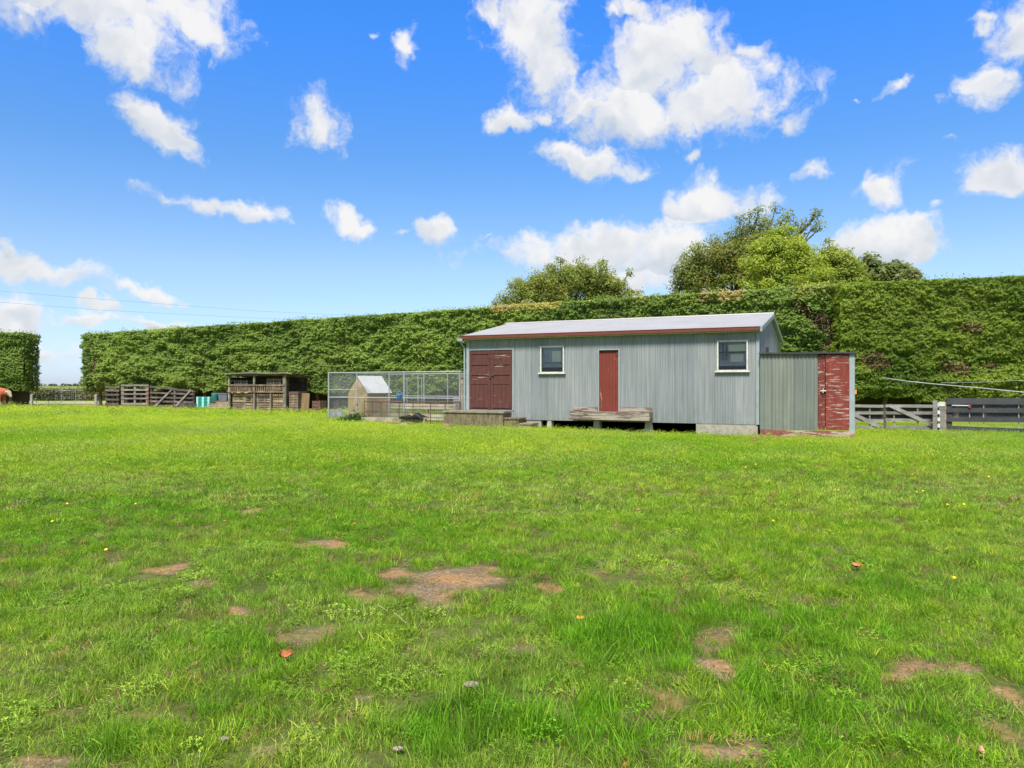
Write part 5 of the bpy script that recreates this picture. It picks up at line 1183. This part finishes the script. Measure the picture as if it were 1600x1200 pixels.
dry_leaf(1527, 1196, .05, M['pink_leaf'], 'pale pink brown leaf at the bottom right edge', 1.2, .6, 1.1)
dry_leaf(554, 825, .05, M['dry_leaf'], 'small orange red leaf left of centre on the lawn', 0, .5, .2)
dry_leaf(975, 1192, .03, M['dry_leaf'], 'thin red leaf sticking up at the bottom edge of the lawn', .3, .9, 1.3)
dry_leaf(906, 978, .04, M['orange'], 'small yellow orange leaf just above the lush tuft', .3, .5, .2)
dry_leaf(997, 800, .05, M['dry_leaf'], 'small reddish leaf in the grass below the shed door', .3, .5, .2)
for a_, b_, lab in (((590, 963), (606, 973), 'short dry straw stalk above the longer one on the lawn'), ((617, 981), (634, 996), 'dry straw stalk lying on the lawn below the bare patch'), ((560, 1010), (568, 1022), 'tiny dry stalk standing left of the straw stalks')):
    p0_, p1__ = G(*a_), G(*b_); k = MB(); k.tube([(p0_[0], p0_[1], float(gh(*p0_)) + .07), (p1__[0], p1__[1], float(gh(*p1__)) + .06)], .0022, 5); tag(k.build('straw', M['straw']), lab, 'straw')
for i, (px, py, s) in enumerate(((737, 1085, .036), (622, 1175, .02), (350, 1168, .02))):
    X, Y = G(px, py); k = MB(); k.lathe([(s * .5, 0), (s, s * .2), (s * .8, s * .5), (s * .3, s * .62)], 9); o = k.build('stone', M['stone'], None, True); o.location = (X, Y, float(gh(X, Y)) + .022); o.scale = (1.3, .8, 1); tag(o, ['pale flat stone in the grass below the bare patch', 'small grey stone near the bottom edge of the lawn', 'small grey stone at the lower left of the lawn'][i], 'stone', 'stones on the lawn')
dl = [(166,874,'on the left beside the first grass tuft'),(105,795,'alone near the left edge'),(82,825,'lower of two near the left edge'),(212,795,'right of the lone one on the left side'),(1252,757,'largest one right of centre below the lean-to'),
 (1432,773,'left of a close pair at the right'),(1442,771,'right of a close pair at the right'),(1480,798,'left of two low ones near the right edge'),(1506,800,'right of two low ones near the right edge'),(1491,923,'lowest one, below the others at the right'),
 (1310,772,'halfway between the lean-to and the close pair'),(1195,713,'nearest to the lean-to'),(1165,735,'left of a pair below the right shed window'),(1181,730,'right of a pair below the right shed window'),(1130,690,'nearest to the shed base, far off'),
 (1425,745,'above the close pair at the right'),(1375,712,'farthest one toward the timber gates'),(1500,715,'far one below the black fence'),(1545,752,'closest to the right edge'),(1208,828,'alone in the middle right of the lawn'),(1340,735,'midway between the gates and the close pair')]
k = MB(); k.lathe([(.006, -.02), (.012, 0), (.022, .008), (.018, .014), (.006, .017)], 10); dpr = k.build('dandelion', M['dandelion'])
for i, (px, py, lab) in enumerate(dl):
    o = dpr if i == 0 else dpr.copy()
    if i: C.objects.link(o)
    X, Y = G(px, py); o.location = (X, Y, float(gh(X, Y)) + .075); s_ = random.uniform(.5, .75); o.scale = (s_, s_, s_); o.rotation_euler = (.4, random.uniform(-.3, .3), 0)
    tag(o, 'yellow dandelion, ' + lab, 'dandelion', 'dandelions in the lawn')
print('grass instances', K)
